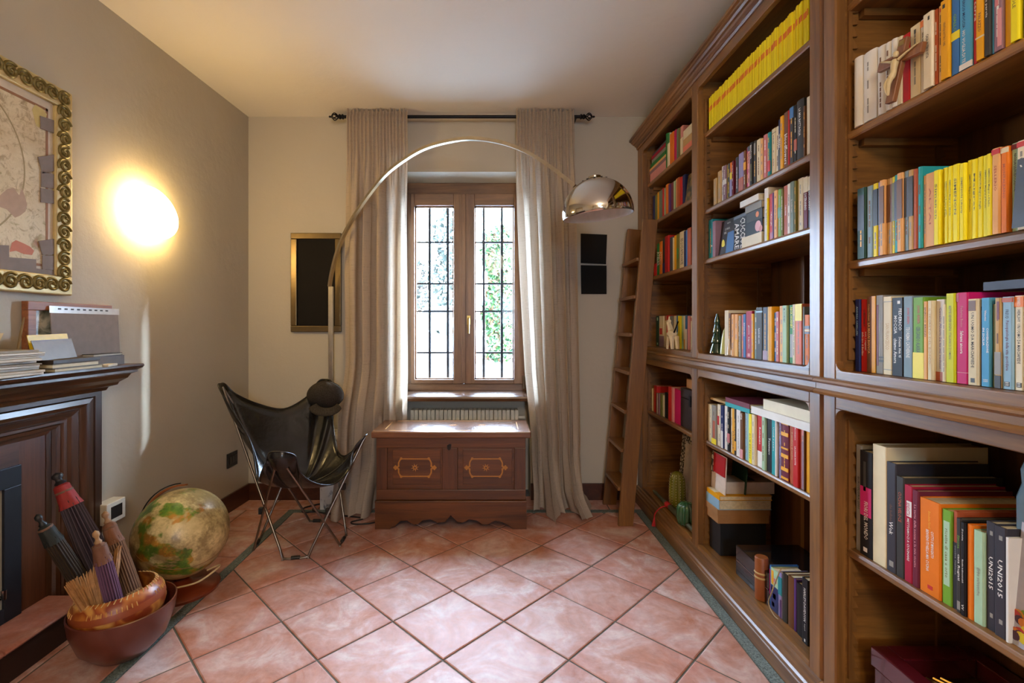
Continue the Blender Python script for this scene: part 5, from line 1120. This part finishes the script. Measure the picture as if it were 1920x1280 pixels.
# yellow digests on the top shelf
zt4 = s2[0]+.0005; Yy = bY(1329, 1.085); Rr = random.Random(2); k = 0
band_m = inkm('orange')
while Yy > bY(1518.3, 1.085)+.004:
    wd = Rr.choice([.0095, .011, .012, .0125, .0135, .010]); hh = .158+Rr.uniform(-.003, .003); y0 = max(Yy-wd, Y_A1+.001)
    o = book(1.085+Rr.uniform(-.002, .003), y0+.0004, Yy-.0004, zt4, hh, 'yellow' if k % 4 else 'lemon', .11, 0, 'slim yellow digest in the long matching row on top of middle bay', 'yellow digests on the middle bay top shelf')
    xo = W[o.name].x-.055
    MB().box((xo-.0012, y0+.0022, zt4+hh*.56), (xo+.004, Yy-.0022, zt4+hh*.70)).build('spine_band', band_m, o)
    if k % 6 == 3: Yy -= .0015
    Yy -= wd; k += 1
book(1.21, bY(1352, 1.21), bY(1340, 1.21), zt4, .205, 'teal', .15, 0, 'teal book behind the yellow digests, left end', 'books behind the yellow digests')
book(1.21, 2.14, 2.19, zt4, .205, 'tan', .15, 0, 'tan book behind the yellow digests, left end', 'books behind the yellow digests')
book(1.20, 1.62, 1.68, zt4, .19, 'red', .15, 0, 'red book behind the yellow digests, right end', 'books behind the yellow digests')
# face out covers and lying books on the third shelf
z3 = s2[2]+.0005
def faceout(name, lab, mat, pxa, pxb, pya, X, z, th=.02, lean=.02, cat='book'):
    y1, y0 = bY(pxa, X), bY(pxb, X); h = H-(pya-CY)*X/(pxa-CX)-z
    o = MB().obox((X+th/2+lean/2, (y0+y1)/2, z+h/2), (0, (y1-y0)/2, 0), (th/2, 0, 0), (lean/2, 0, h/2)).build(name, mat, label=lab, cat=cat)
    return o, y0, y1, h, lambda fy_, fz_: Vector((X+lean*fz_-.0007, y1-(y1-y0)*fy_, z+h*fz_))
t = NT('cover_dark'); t.base(t.ramp(t.noise(t.coord(), 18, 4), [(.4, '1e1a18'), (.7, '3c3530')])); t.set(Roughness=.35); cvd = t.m
o, y0, y1, h, fp_ = faceout('book', 'dark cover with a yellow balloon facing out, third shelf', cvd, 1343, 1375, 418, 1.11, z3)
text('Giulio De L.', fp_(.55, .90), (0, -1, 0), (0, 0, 1), .035, .008, inkm('white'), o); text('LE CORNA DA', fp_(.5, .74), (0, -1, 0), (0, 0, 1), .045, .010, inkm('white'), o); text('BERE', fp_(.4, .64), (0, -1, 0), (0, 0, 1), .022, .010, inkm('white'), o)
p = fp_(.35, .32); MB().lathe([(0, 0), (.013, 0), (.016, .001), (0, .002)], 16, Matrix.Translation(p+Vector((.001, 0, 0))) @ Matrix.Rotation(-math.pi/2, 4, 'Y') @ Matrix.Scale(1.5, 4, (1, 0, 0))).build('cover_print', inkm('yellow'), o)
a = fp_(.55, .05); b = fp_(.97, .62); MB().obox((a+b)/2+Vector((.0004, 0, 0)), (0, abs(b.y-a.y)/2, 0), (.0006, 0, 0), (b-a)*Vector((.5, 0, .5))).build('cover_print', inkm('blue'), o)
o, y0, y1, h, fp_ = faceout('book', 'black cover with huge white lettering facing out, third shelf', M('cover_black'), 1376, 1400.5, 407, 1.10, z3, .02, 0)
text('AMARE', fp_(.25, .42), (0, 0, -1), (0, -1, 0), h*.74, (y1-y0)*.34, inkm('white'), o); text('CUCCIOLI', fp_(.70, .45), (0, 0, -1), (0, -1, 0), h*.86, (y1-y0)*.36, inkm('white'), o)
a = fp_(.02, .9); b = fp_(.98, .99); MB().obox((a+b)/2+Vector((.0004, 0, 0)), (0, abs(b.y-a.y)/2, 0), (.0006, 0, 0), (0, 0, .006)).build('cover_print', inkm('slate'), o)
ya, yb = bY(1430.5, 1.095), bY(1400, 1.095); G3 = 'books lying flat on the third shelf'
stack([('white book at the bottom of the flat pile, third shelf', 'ivory', ya+.002, yb+.03, z3, z3+.045, .15, 0), ('black book with pink flower, lower middle of flat pile', 'black', ya+.002, yb-.004, z3+.0455, z3+.100, .15, .004), ('black book with orange print in the flat pile', 'charcoal', ya+.002, yb-.004, z3+.1005, z3+.142, .15, .003), ('grey photo book near the top of the flat pile', 'grey', ya+.002, yb+.002, z3+.1425, z3+.172, .15, 0), ('white book on top of the flat pile, third shelf', 'white', ya+.002, yb+.022, z3+.1725, z3+.198, .16, -.012)], G3)
ob_, oc_ = last[-4], last[-3]
for o_, yq, zq, rq, cq in ((ob_, ya+.03, z3+.073, .022, 'pink'), (ob_, ya+.012, z3+.060, .014, 'rose'), (oc_, ya+.035, z3+.122, .012, 'orange')):
    MB().lathe([(0, 0), (rq*.85, 0), (rq, .0006), (0, .0008)], 14, Matrix.Translation((1.0925, yq, zq)) @ Matrix.Rotation(-math.pi/2, 4, 'Y')).build('spine_print', inkm(cq), o_)
# pictures at the left ends
t = NT('orange_cover'); t.base(t.ramp(t.noise(t.coord(), 12, 3), [(.4, '1f2a1c'), (.52, '8a4a18'), (.6, 'c06a1c')])); t.set(Roughness=.35)
faceout('book', 'orange and green picture book facing out behind tan novels', t.m, 1321, 1338, 330, 1.16, s2[1]+.0005)
o, y0, y1, h, fp_ = faceout('tablet_frame', 'dark picture frame behind the ceramic trees', M('frame_dark', '23272b', .25), 1326, 1360, 592, 1.20, Z_ob+.0005, .012, .03, 'picture')
for fa, fb in (((0, 0), (1, .03)), ((0, .97), (1, 1)), ((0, 0), (.04, 1)), ((.96, 0), (1, 1))):
    a, b = fp_(*fa), fp_(*fb); MB().obox((a+b)/2, (0, abs(b.y-a.y)/2, 0), (.002, 0, 0), ((b.x-a.x)/2, 0, (b.z-a.z)/2)).build('frame_edge', inkm('greyblue'), o)
# ceramic trees
def cone(lab, px, py_top, py_bot, wpx, mat, X, tiers=0):
    b = PXx(px, py_bot, X); Y = b.y; h = (py_bot-py_top)/F*Y; r = wpx/F*Y/2; prof = [(.3*r, 0), (r, .004)]
    if tiers:
        for k in range(tiers):
            f0, f1 = k/tiers, (k+1)/tiers; prof += [(r*(1-f0*.85), h*f0+.006), (r*(1-f0*.85)*.97, h*f0+.012), (r*(1-f1*.85)*.82, h*f1)]
    else: prof += [(r*.98, h*.12), (r*.85, h*.35), (r*.6, h*.65), (r*.28, h*.9)]
    prof += [(0, h)]; MB().lathe(prof, 24, Matrix.Translation((X+.02, Y, Z_ob+.0005))).build('ceramic_tree', mat, smooth=50, label=lab, cat='ornament', group='ceramic trees on the middle bay')
cone('tallest ceramic tree, glossy dark green tiers', 1337, 588, 663, 29, M('glaze_green', '123a28', .08, coat=1, var=.2), 1.088, 4)
cone('pale green smooth ceramic tree, second in height', 1350.5, 618, 669, 16, M('glaze_pale', 'b8bd78', .15, coat=.6), 1.075)
cone('smallest ceramic tree, cream with a dark tip', 1361.5, 630, 670.5, 14, M('glaze_cream', 'c4ad88', .2, coat=.5), 1.072)
# flat books on the lower paperback row
zl = SHELFL['middle']+.0005
G4 = 'books lying on the lower paperback row'
stack([('tan book lying flat on the leftmost paperbacks', 'tan', bY(1364, 1.11), Y_M0-.012, zl+.204, zl+.215, .17, .015), ('teal book lying flat under the plum book', 'turquoise', bY(1412, 1.10), bY(1366, 1.10), zl+.204, zl+.222, .15, -.005), ('glossy plum book lying flat on the teal book', 'maroon', bY(1412, 1.10), bY(1366.5, 1.10), zl+.2225, zl+.244, .16, -.005)], G4)
yw0, yw1 = Y_A1+.004, bY(1413, 1.09)
stack([('thick white album lying flat at the right end', 'white', yw0, yw1, zl+.211, zl+.240, .24, -.01), ('cream ring album lying on the white album', 'ivory', yw0, yw1-.07, zl+.2405, zl+.280, .24, .0)], G4)
# lower compartment of the middle bay
zb_ = Z_lb+.0005
t = NT('curl_paper'); wv = t.n('ShaderNodeTexVoronoi', feature='DISTANCE_TO_EDGE'); wv.inputs['Scale'].default_value = 42; t.l(t.coord(), wv.inputs['Vector']); t.base(t.ramp(wv.outputs['Distance'], [(.10, '3a3128'), (.2, 'd8cbb4')])); t.set(Roughness=.6); curl = t.m
board_m = M('pale_board', 'd6c6b4', .6)
def panel(name, lab, mat, ya, yb, z0, z1, X, dx=.0, th=.004, cat='board', parent=None): return MB().obox((X+dx/2, (ya+yb)/2, (z0+z1)/2), (0, (yb-ya)/2, 0), (th/2, 0, 0), (dx/2, 0, (z1-z0)/2)).build(name, mat, parent, label=lab, cat=cat)
y_hi = Y_M0-.0095
bo = panel('folder', 'pale folder with curl pattern and red card, middle bay cupboard', board_m, bY(1360, 1.112), y_hi, .422, .60, 1.112, .008, cat='folder'); 
panel('pattern_band', None, curl, y_hi-.022, y_hi-.001, .50, .599, 1.1125, .004, .006, None, bo)
panel('red_card', None, M('red_card', 'a80c14', .4), bY(1359, 1.112), y_hi-.023, .505, .598, 1.1125, .004, .0062, None, bo)
panel('board', 'dark green board leaning behind the white carton', M('green_board', '0d3a22', .6), bY(1392, 1.2), bY(1358, 1.2), .36, .60, 1.21, .02)
def carton(name, lab, mat, pxn, pxf, X0_, X1_, z0, z1, cat='box', lid=None):
    o = MB().box((X0_, bY(pxn, X0_), z0), (X1_, min(bY(pxf, X0_), Y_M0-.014), z1)).build(name, mat, label=lab, cat=cat, bevel=.002)
    if lid: MB().box((X0_-.003, bY(pxn, X0_)-.003, z1-lid), (X1_+.003, min(bY(pxf, X0_)+.003, Y_M0-.011), z1+.001)).build('lid', mat, o, bevel=.002)
    return o
yN = 1.08
zf2 = lambda py, px, X=1.08: H-(py-CY)*X/(px-CX)
h_blk, h_crd, h_wht, h_yel, h_box = .282, .350, .398, .420, .478
carton('box', 'black box at the bottom of the cupboard stack', M('black_card', '141414', .5), 1350, 1328, 1.10, 1.32, zb_, h_blk)
carton('box', 'cardboard box with lid in the cupboard stack', M('kraft_card', '9c6f3e', .7), 1346, 1322, 1.085, 1.33, h_blk+.0005, h_crd, lid=.028)
yc0, yc1 = bY(1348, 1.085), Y_M0-.012
stack([('thick pale blue spined book in the cupboard stack', 'paleblue', yc0, yc1, h_crd+.002, h_wht, .25, -.005), ('yellow and white portrait book on the cupboard stack', 'golden', yc0-.005, yc1-.005, h_wht+.0005, h_yel, .25, -.005)], 'books in the cupboard stack')
MB().box((1.088, yc0+.05, h_yel-.001), (1.335, yc1-.006, h_yel+.0006)).build('cover_sheet', M('cov_white', 'd8cfae', .4), last[-1])
MB().box((1.15, yc0+.045, h_yel), (1.29, yc1-.06, h_yel+.0010)).build('cover_portrait', cvd, last[-1])
wb = carton('box', 'white lidded carton on top of the cupboard stack', M('white_carton', 'cfc5b6', .6), 1362, 1342, 1.13, 1.36, h_yel+.0005, h_box)
text('GEWUERZE', (1.1294, (bY(1362, 1.13)+bY(1342, 1.13))/2, (h_yel+h_box)/2+.005), (0, -1, 0), (0, 0, 1), .05, .012, inkm('charcoal'), wb)
MB().box((1.24, bY(1362, 1.13)+.02, h_box), (1.28, bY(1342, 1.13)-.02, h_box+.0008)).build('slot', inkm('charcoal'), wb)
kb = M('black_case', '100f10', .18, coat=.5)
ca = MB().box((1.092, bY(1441, 1.092), zb_), (1.37, bY(1379.5, 1.092), zb_+.062)).build('case', kb, label='flat glossy black case on the cupboard floor', cat='case', bevel=.003)
MB().box((1.092, bY(1441, 1.092), zb_+.066), (1.37, bY(1379.5, 1.092), zb_+.128)).build('case_lid', kb, ca, bevel=.003); MB().box((1.0905, bY(1440, 1.092), zb_+.0625), (1.36, bY(1380.5, 1.092), zb_+.0658)).build('case_trim', M('chrome'), ca)
panel('board', 'deep blue board at the back right of the cupboard', M('blue_board', '10187a', .4), Y_A1+.002, bY(1500, 1.3), Z_lb, .60, 1.365, .012)
row('middle', 'middle bay cupboard floor', zb_, .6, 1441, '''
1443.7 1058 blue n|b:.3:.9:magenta:.0:.5
1458 1062 mint n|b:0:.6:navy|b:.62:.95:golden:.1:.4|b:.1:.2:rose:.2:.5|b:.3:.42:pink:.3:.7|b:.45:.55:red:.1:.4|b:.7:.8:rose:.4:.8|L:floral covered notebook
1465 1070 lavender n|b:.5:.9:teal|b:0:.4:purple:.5:.9
1474 1071 charcoal n r.003
1485 1076 brown n r.003
1489.6 1083 purple n
1505 1090 black n r.003
1516.5 1080 black|t:HARLEY-DAVIDSON:.34:.85:white:.36|t:Legend:.2:.3:white:.2|b:.03:.07:white:.4:.6''', X=1.092)
lr = M('tan_leather', '8a4a1c', .45, bump=.2); yl = (bY(1421, 1.09)+bY(1438, 1.09))/2
rl = MB().lathe([(.0, 0), (.024, .001), (.025, .01), (.025, .165), (.022, .17), (0, .168)], 20, Matrix.Translation((1.068+.026, yl+.012, zb_))).build('leather_roll', lr, smooth=50, label='brown leather rolled pouch tied with a cord', cat='pouch')
for z in (.09, .108): MB().lathe([(.0252, z-.004), (.0275, z), (.0252, z+.004)], 20, Matrix.Translation((1.068+.026, yl+.012, zb_))).build('cord', M('raffia'), rl, smooth=60)
rbk = cr([(1.087, bY(1464, 1.087), zb_+.19), (1.078, bY(1459, 1.08), zb_+.16), (1.074, bY(1447, 1.075), zb_+.08), (1.076, bY(1441, 1.076), zb_+.03), (1.076, bY(1450, 1.076), zb_+.004), (1.078, bY(1460, 1.08), zb_+.002)], 6)
MB().tube(rbk, .0022, 6).build('ribbon', M('ribbon_tan', 'a8926a', .6), smooth=60, label='tan ribbon bookmark hanging over the notebooks', cat='ribbon')
# ------------------------------------------------------------------ far bay
row('far', "far bay's second shelf", s1[1]+.0005, s1[0]-.03, 1219.6, '''
1223.5 370.7 brown n
1227 369 navy n
1230.8 367 olive n
1235 361.7 golden n
1241.5 359.5 greygreen n
1244 354 red n
1249.3 353 greygreen n|b:0:1:mint:.0:.4
1254 347.5 orange n
1257 346.6 purple n
1261 344 maroon n
1265 341 mint n
1268 340 charcoal n
1273.8 336 rust n|b:0:1:peach:.0:.3
1278 333.7 red n
1283 330 navy n''', X=1.10)
t = NT('photo_cover'); t.base(t.ramp(t.noise(t.coord(), 20, 3), [(.4, '16281f'), (.55, '8a6a2a'), (.65, '3a4a54')])); t.set(Roughness=.3)
faceout('book', 'photo covered book facing out at the second shelf end', t.m, 1284, 1297, 329, 1.10, s1[1]+.0005)
row('far', "far bay's third shelf", s1[2]+.0005, s1[1]-.03, 1226, '''
1230.8 495 red n
1236.4 458 green|t:ATELIER:.3:.75:white:.9
1241.5 454 orange|t:ATTIVO:.3:.7:cream:.8
1247.5 448 charcoal n|b:.0:.3:navy
1254.4 444 red n
1260 446 slate n
1262 446 cream n
1268.6 442.8 golden n
1273.7 440 olive n|b:.3:.6:green:.2:.8
1282.7 436 ivory|t:SEI LUCI RITROVATE:.1:.82:charcoal:.5
1286 434 navy n
1289.6 432 blue n
1296.6 429 rust n''', X=1.095)
row('far', "far bay's row behind the animal figurine", Z_ob+.0005, s1[2]-.03, 1213, '''
1218 592 brown n
1224 592 olive n
1228 592.5 black n
1235.5 592.5 darkgreen n|b:.85:.95:mint:.3:.6|b:.05:.12:mint:.3:.6
1243.7 592.5 ivory n|b:.4:.6:red:.1:.7|b:0:.35:mauve
1249.7 592 cream n|b:.85:1:rust:.3:.7
1255.3 591 red n
1260.4 592 grey n
1262 592 brown n
1266.4 592 cream n
1272 591 blue n|b:0:.5:paleblue
1276.3 592 yellow n
1281 592 mint n
1285 592 ivory n|b:.0:.3:golden:.2:.8
1288.5 591 blue n|b:0:.6:white
1293 592 pink n
1297 592 ivory n|b:.85:.95:rust:.2:.8''', X=1.13)
row('far', "far bay's lower shelf", SHELFL['far']+.0005, Z_lt-.005, 1219.5, '''
1222.5 727 cream n
1225 727 tan n
1230.6 722 red n
1234 736 brown n|b:0:1:white:.6:.9
1237.5 737 mauve n
1241 738 olive n
1245 740 ivory n
1253 735 black n
1260 724 red n
1263.5 726 pink n
1275.5 728 magenta n''', X=1.10)
MB().obox((1.19, bY(1216, 1.19)+.01, .65+.125), (0, .01, 0), (.11, 0, 0), (0, -.045, .125)).build('book', cmat('lime'), label='lime green book leaning at the far left of lower shelf', cat='book')
cs = M('brown_case', '2a1a14', .4); yk0, yk1 = Y_M1+.0095, bY(1276, 1.10)
ck = MB().box((1.10, yk0, .649), (1.36, yk1, .815)).build('wooden_case', cs, label='dark brown wooden case with a clasp, far bay', cat='case', bevel=.003)
MB().box((1.10, yk0, .818), (1.36, yk1, .870)).build('lid', cs, ck, bevel=.003); MB().box((1.096, (yk0+yk1)/2-.012, .78), (1.10, (yk0+yk1)/2+.012, .84)).build('clasp', iron, ck)
MB().box((1.12, yk0, .872), (1.32, bY(1287, 1.12), .925)).build('box', M('pine_box', 'b07634', .5), label='small pine box standing on the brown case', cat='box', bevel=.002)
ztp = s1[0]+.0005; G1 = 'books lying on the far bay top shelf'
yq0, yq1 = bY(1249, 1.09), bY(1219, 1.09)
stack([('pink book at the bottom of the far left pile', 'pink', yq0, yq1, ztp, ztp+.058, .19, 0), ('plum grey book second from bottom, far left pile', 'mauve', yq0, yq1+.01, ztp+.0585, ztp+.080, .2, 0), ('tan book in the middle of the far left pile', 'peach', yq0, yq1+.012, ztp+.0805, ztp+.096, .2, 0), ('green book in the far left pile', 'green', yq0+.02, yq1+.005, ztp+.0965, ztp+.126, .2, .004), ('grey book above the green one, far left pile', 'grey', yq0+.02, yq1-.02, ztp+.1265, ztp+.148, .2, .004), ('crimson book near the top of the far left pile', 'crimson', yq0+.02, yq1-.02, ztp+.1485, ztp+.170, .2, .002), ('charcoal book on top of the far left pile', 'slate', yq0+.01, yq1-.03, ztp+.1705, ztp+.186, .2, .006)], G1)
row('far', "far bay's top shelf", ztp, Z_ot, 1249.2, '''
1252 252 green n
1256 252.5 ivory n|b:.7:1:green
1263 253 orange n
1267 246 magenta n
1271 244 greygreen n
1275.4 243 olive n
1280 239 pink n|b:0:.6:ivory''', X=1.09)
yr0, yr1 = Y_M1+.0095, bY(1270.5, 1.09)
stack([('coral book at the bottom of the right flat pile', 'coral', yr0, bY(1280.5, 1.09)-.001, ztp, ztp+.035, .2, 0), ('tan book above the coral one, right flat pile', 'tan', yr0, bY(1280.5, 1.09)-.001, ztp+.0355, ztp+.075, .2, 0), ('cream book on top of the right flat pile', 'ivory', yr0, bY(1281, 1.09)-.002, ztp+.0755, ztp+.125, .2, 0)], G1)
# faceted animal figurine with a black stick tail
pw = M('plaster_white', 'd9c8a6', .6); Yg = bY(1258, 1.065); g0 = Z_ob+.0005
an = thing('animal_figurine', (1.065, Yg, g0), 'faceted cream animal figurine with a black stick tail', 'figurine')
kk = Yg/F; fgm = lambda px, py, dx=0: Vector((1.072+dx, Yg-(px-1257)*kk*1.0, g0+(658-py)*kk))
bdy = MB().tube([fgm(1250, 624), fgm(1254, 630), fgm(1262, 632), fgm(1268, 628)], [.017, .030, .028, .016], 6)
bdy.build('body', pw, an)
MB().tube([fgm(1251, 624), fgm(1245, 615), fgm(1240, 608)], [.019, .015, .013], 6).build('neck', pw, an)
MB().tube([fgm(1245, 605), fgm(1239, 607), fgm(1236, 612)], [.010, .015, .007], 6).build('head', pw, an)
for px in (1243, 1247): MB().tube([fgm(1241, 604), fgm(px-2, 596)], [.006, .001], 5).build('ear', pw, an)
for a, b, dx in ((1250, 1244, -.012), (1252, 1249, .014), (1264, 1268, -.012), (1266, 1273, .014)): MB().tube([fgm(a, 634, dx), fgm((a+b)/2, 645, dx), fgm(b, 657.6, dx)], [.014, .011, .009], 5).build('leg', pw, an)
MB().tube([fgm(1266, 627), fgm(1276, 617), fgm(1285, 607)], [.006, .004, .005], 6).build('tail', M('black_iron'), an, smooth=60)
# cupboard of the far bay: board, cacti, dagger with tassel
fo = panel('folder', 'pale folder with curl pattern behind the cacti', board_m, Y_M1+.0095, bY(1277, 1.26), Z_lb, .60, 1.24, .04, cat='folder')
panel('pattern_band', None, curl, bY(1283, 1.257), bY(1277, 1.257), Z_lb+.02, .60, 1.236, .04, .004, None, fo); panel('pattern_band', None, curl, Y_M1+.0095, bY(1283, 1.257), .49, .60, 1.246, .008, .004, None, fo)
def cactus(label, px, py, wpx, hpx, X, ribs, mat, dots):
    b = PXx(px, py, X); Y = b.y; r = wpx/F*Y/2; h = hpx/F*Y; n = ribs*6
    o = MB().lathe([(r*.55, 0), (r*.85, h*.08), (r, h*.3), (r*1.0, h*.55), (r*.9, h*.8), (r*.6, h*.95), (r*.2, h), (0, h*.985)], n, Matrix.Translation((X, Y, Z_lb+.0005)), lambda k, i: 1+.07*math.cos(k*2*math.pi/6)).build('ceramic_cactus', mat, smooth=60, label=label, cat='ornament')
    if dots:
        dm = MB()
        for k in range(ribs):
            a = k*2*math.pi/ribs
            for j in range(13): f_ = .08+.84*j/12; rr_ = r*1.07*(1-abs(f_-.45)**3*2.2); dm.lathe([(.0018, -.0016), (.0018, .0016)], 4, Matrix.Translation((X+rr_*math.cos(a), Y+rr_*math.sin(a), Z_lb+h*f_)))
        dm.build('spines', inkm('cream'), o)
cactus('tall olive green ribbed ceramic cactus with pale dots', 1270, 957, 28, 70, 1.13, 12, M('cactus_olive', '6b6c1c', .2, coat=.5), True)
cactus('squat round dark green ceramic cactus', 1287, 985, 34, 44, 1.085, 14, M('cactus_green', '2a5634', .15, coat=.6), False)
d0, d1 = Vector((1.075, bY(1223, 1.075)-.03, Z_lb+.020)), Vector((1.078, Y_M1+.02, Z_lb+.018)); dgm = M('dagger_sheath', '55543c', .5, .3, nscale=60, bump=.3)
dg = thing('dagger', (d0+d1)/2*Vector((1, 1, 0))+Vector((0, 0, Z_lb)), 'greenish sheathed dagger with red collar on the cupboard floor', 'dagger')
L_ = lambda f_: d0.lerp(d1, f_)
MB().tube([L_(0), L_(.05), L_(.12), L_(.30), L_(.33), L_(.36)], [.008, .013, .010, .013, .017, .017], 10).build('grip', dgm, dg, smooth=40)
MB().tube([L_(.36), L_(.44)], .0172, 10).build('collar', M('red_cloth', 'b01418', .7), dg, smooth=40); MB().tube([L_(.44), L_(.7), L_(1)], [.0165, .0165, .013], 10).build('sheath', dgm, dg, smooth=40)
q0 = L_(.40); tsl = M('red_cloth'); 
MB().tube(cr([q0+Vector((-.014, 0, -.004)), Vector((1.035, q0.y+.02, Z_lb-.002)), Vector((1.006, q0.y+.03, .085)), Vector((1.001, q0.y+.03, .055))], 5), .004, 6).build('tassel_cord', tsl, dg, smooth=60)
ts = MB()
for k in range(12): a = k*math.pi/6; ts.tube([(1.001, q0.y+.03, .06), (.997+.010*math.cos(a), q0.y+.03+.010*math.sin(a), .008)], [.003, .002], 4)
tag(ts.build('tassel', tsl, dg), kind='stuff')
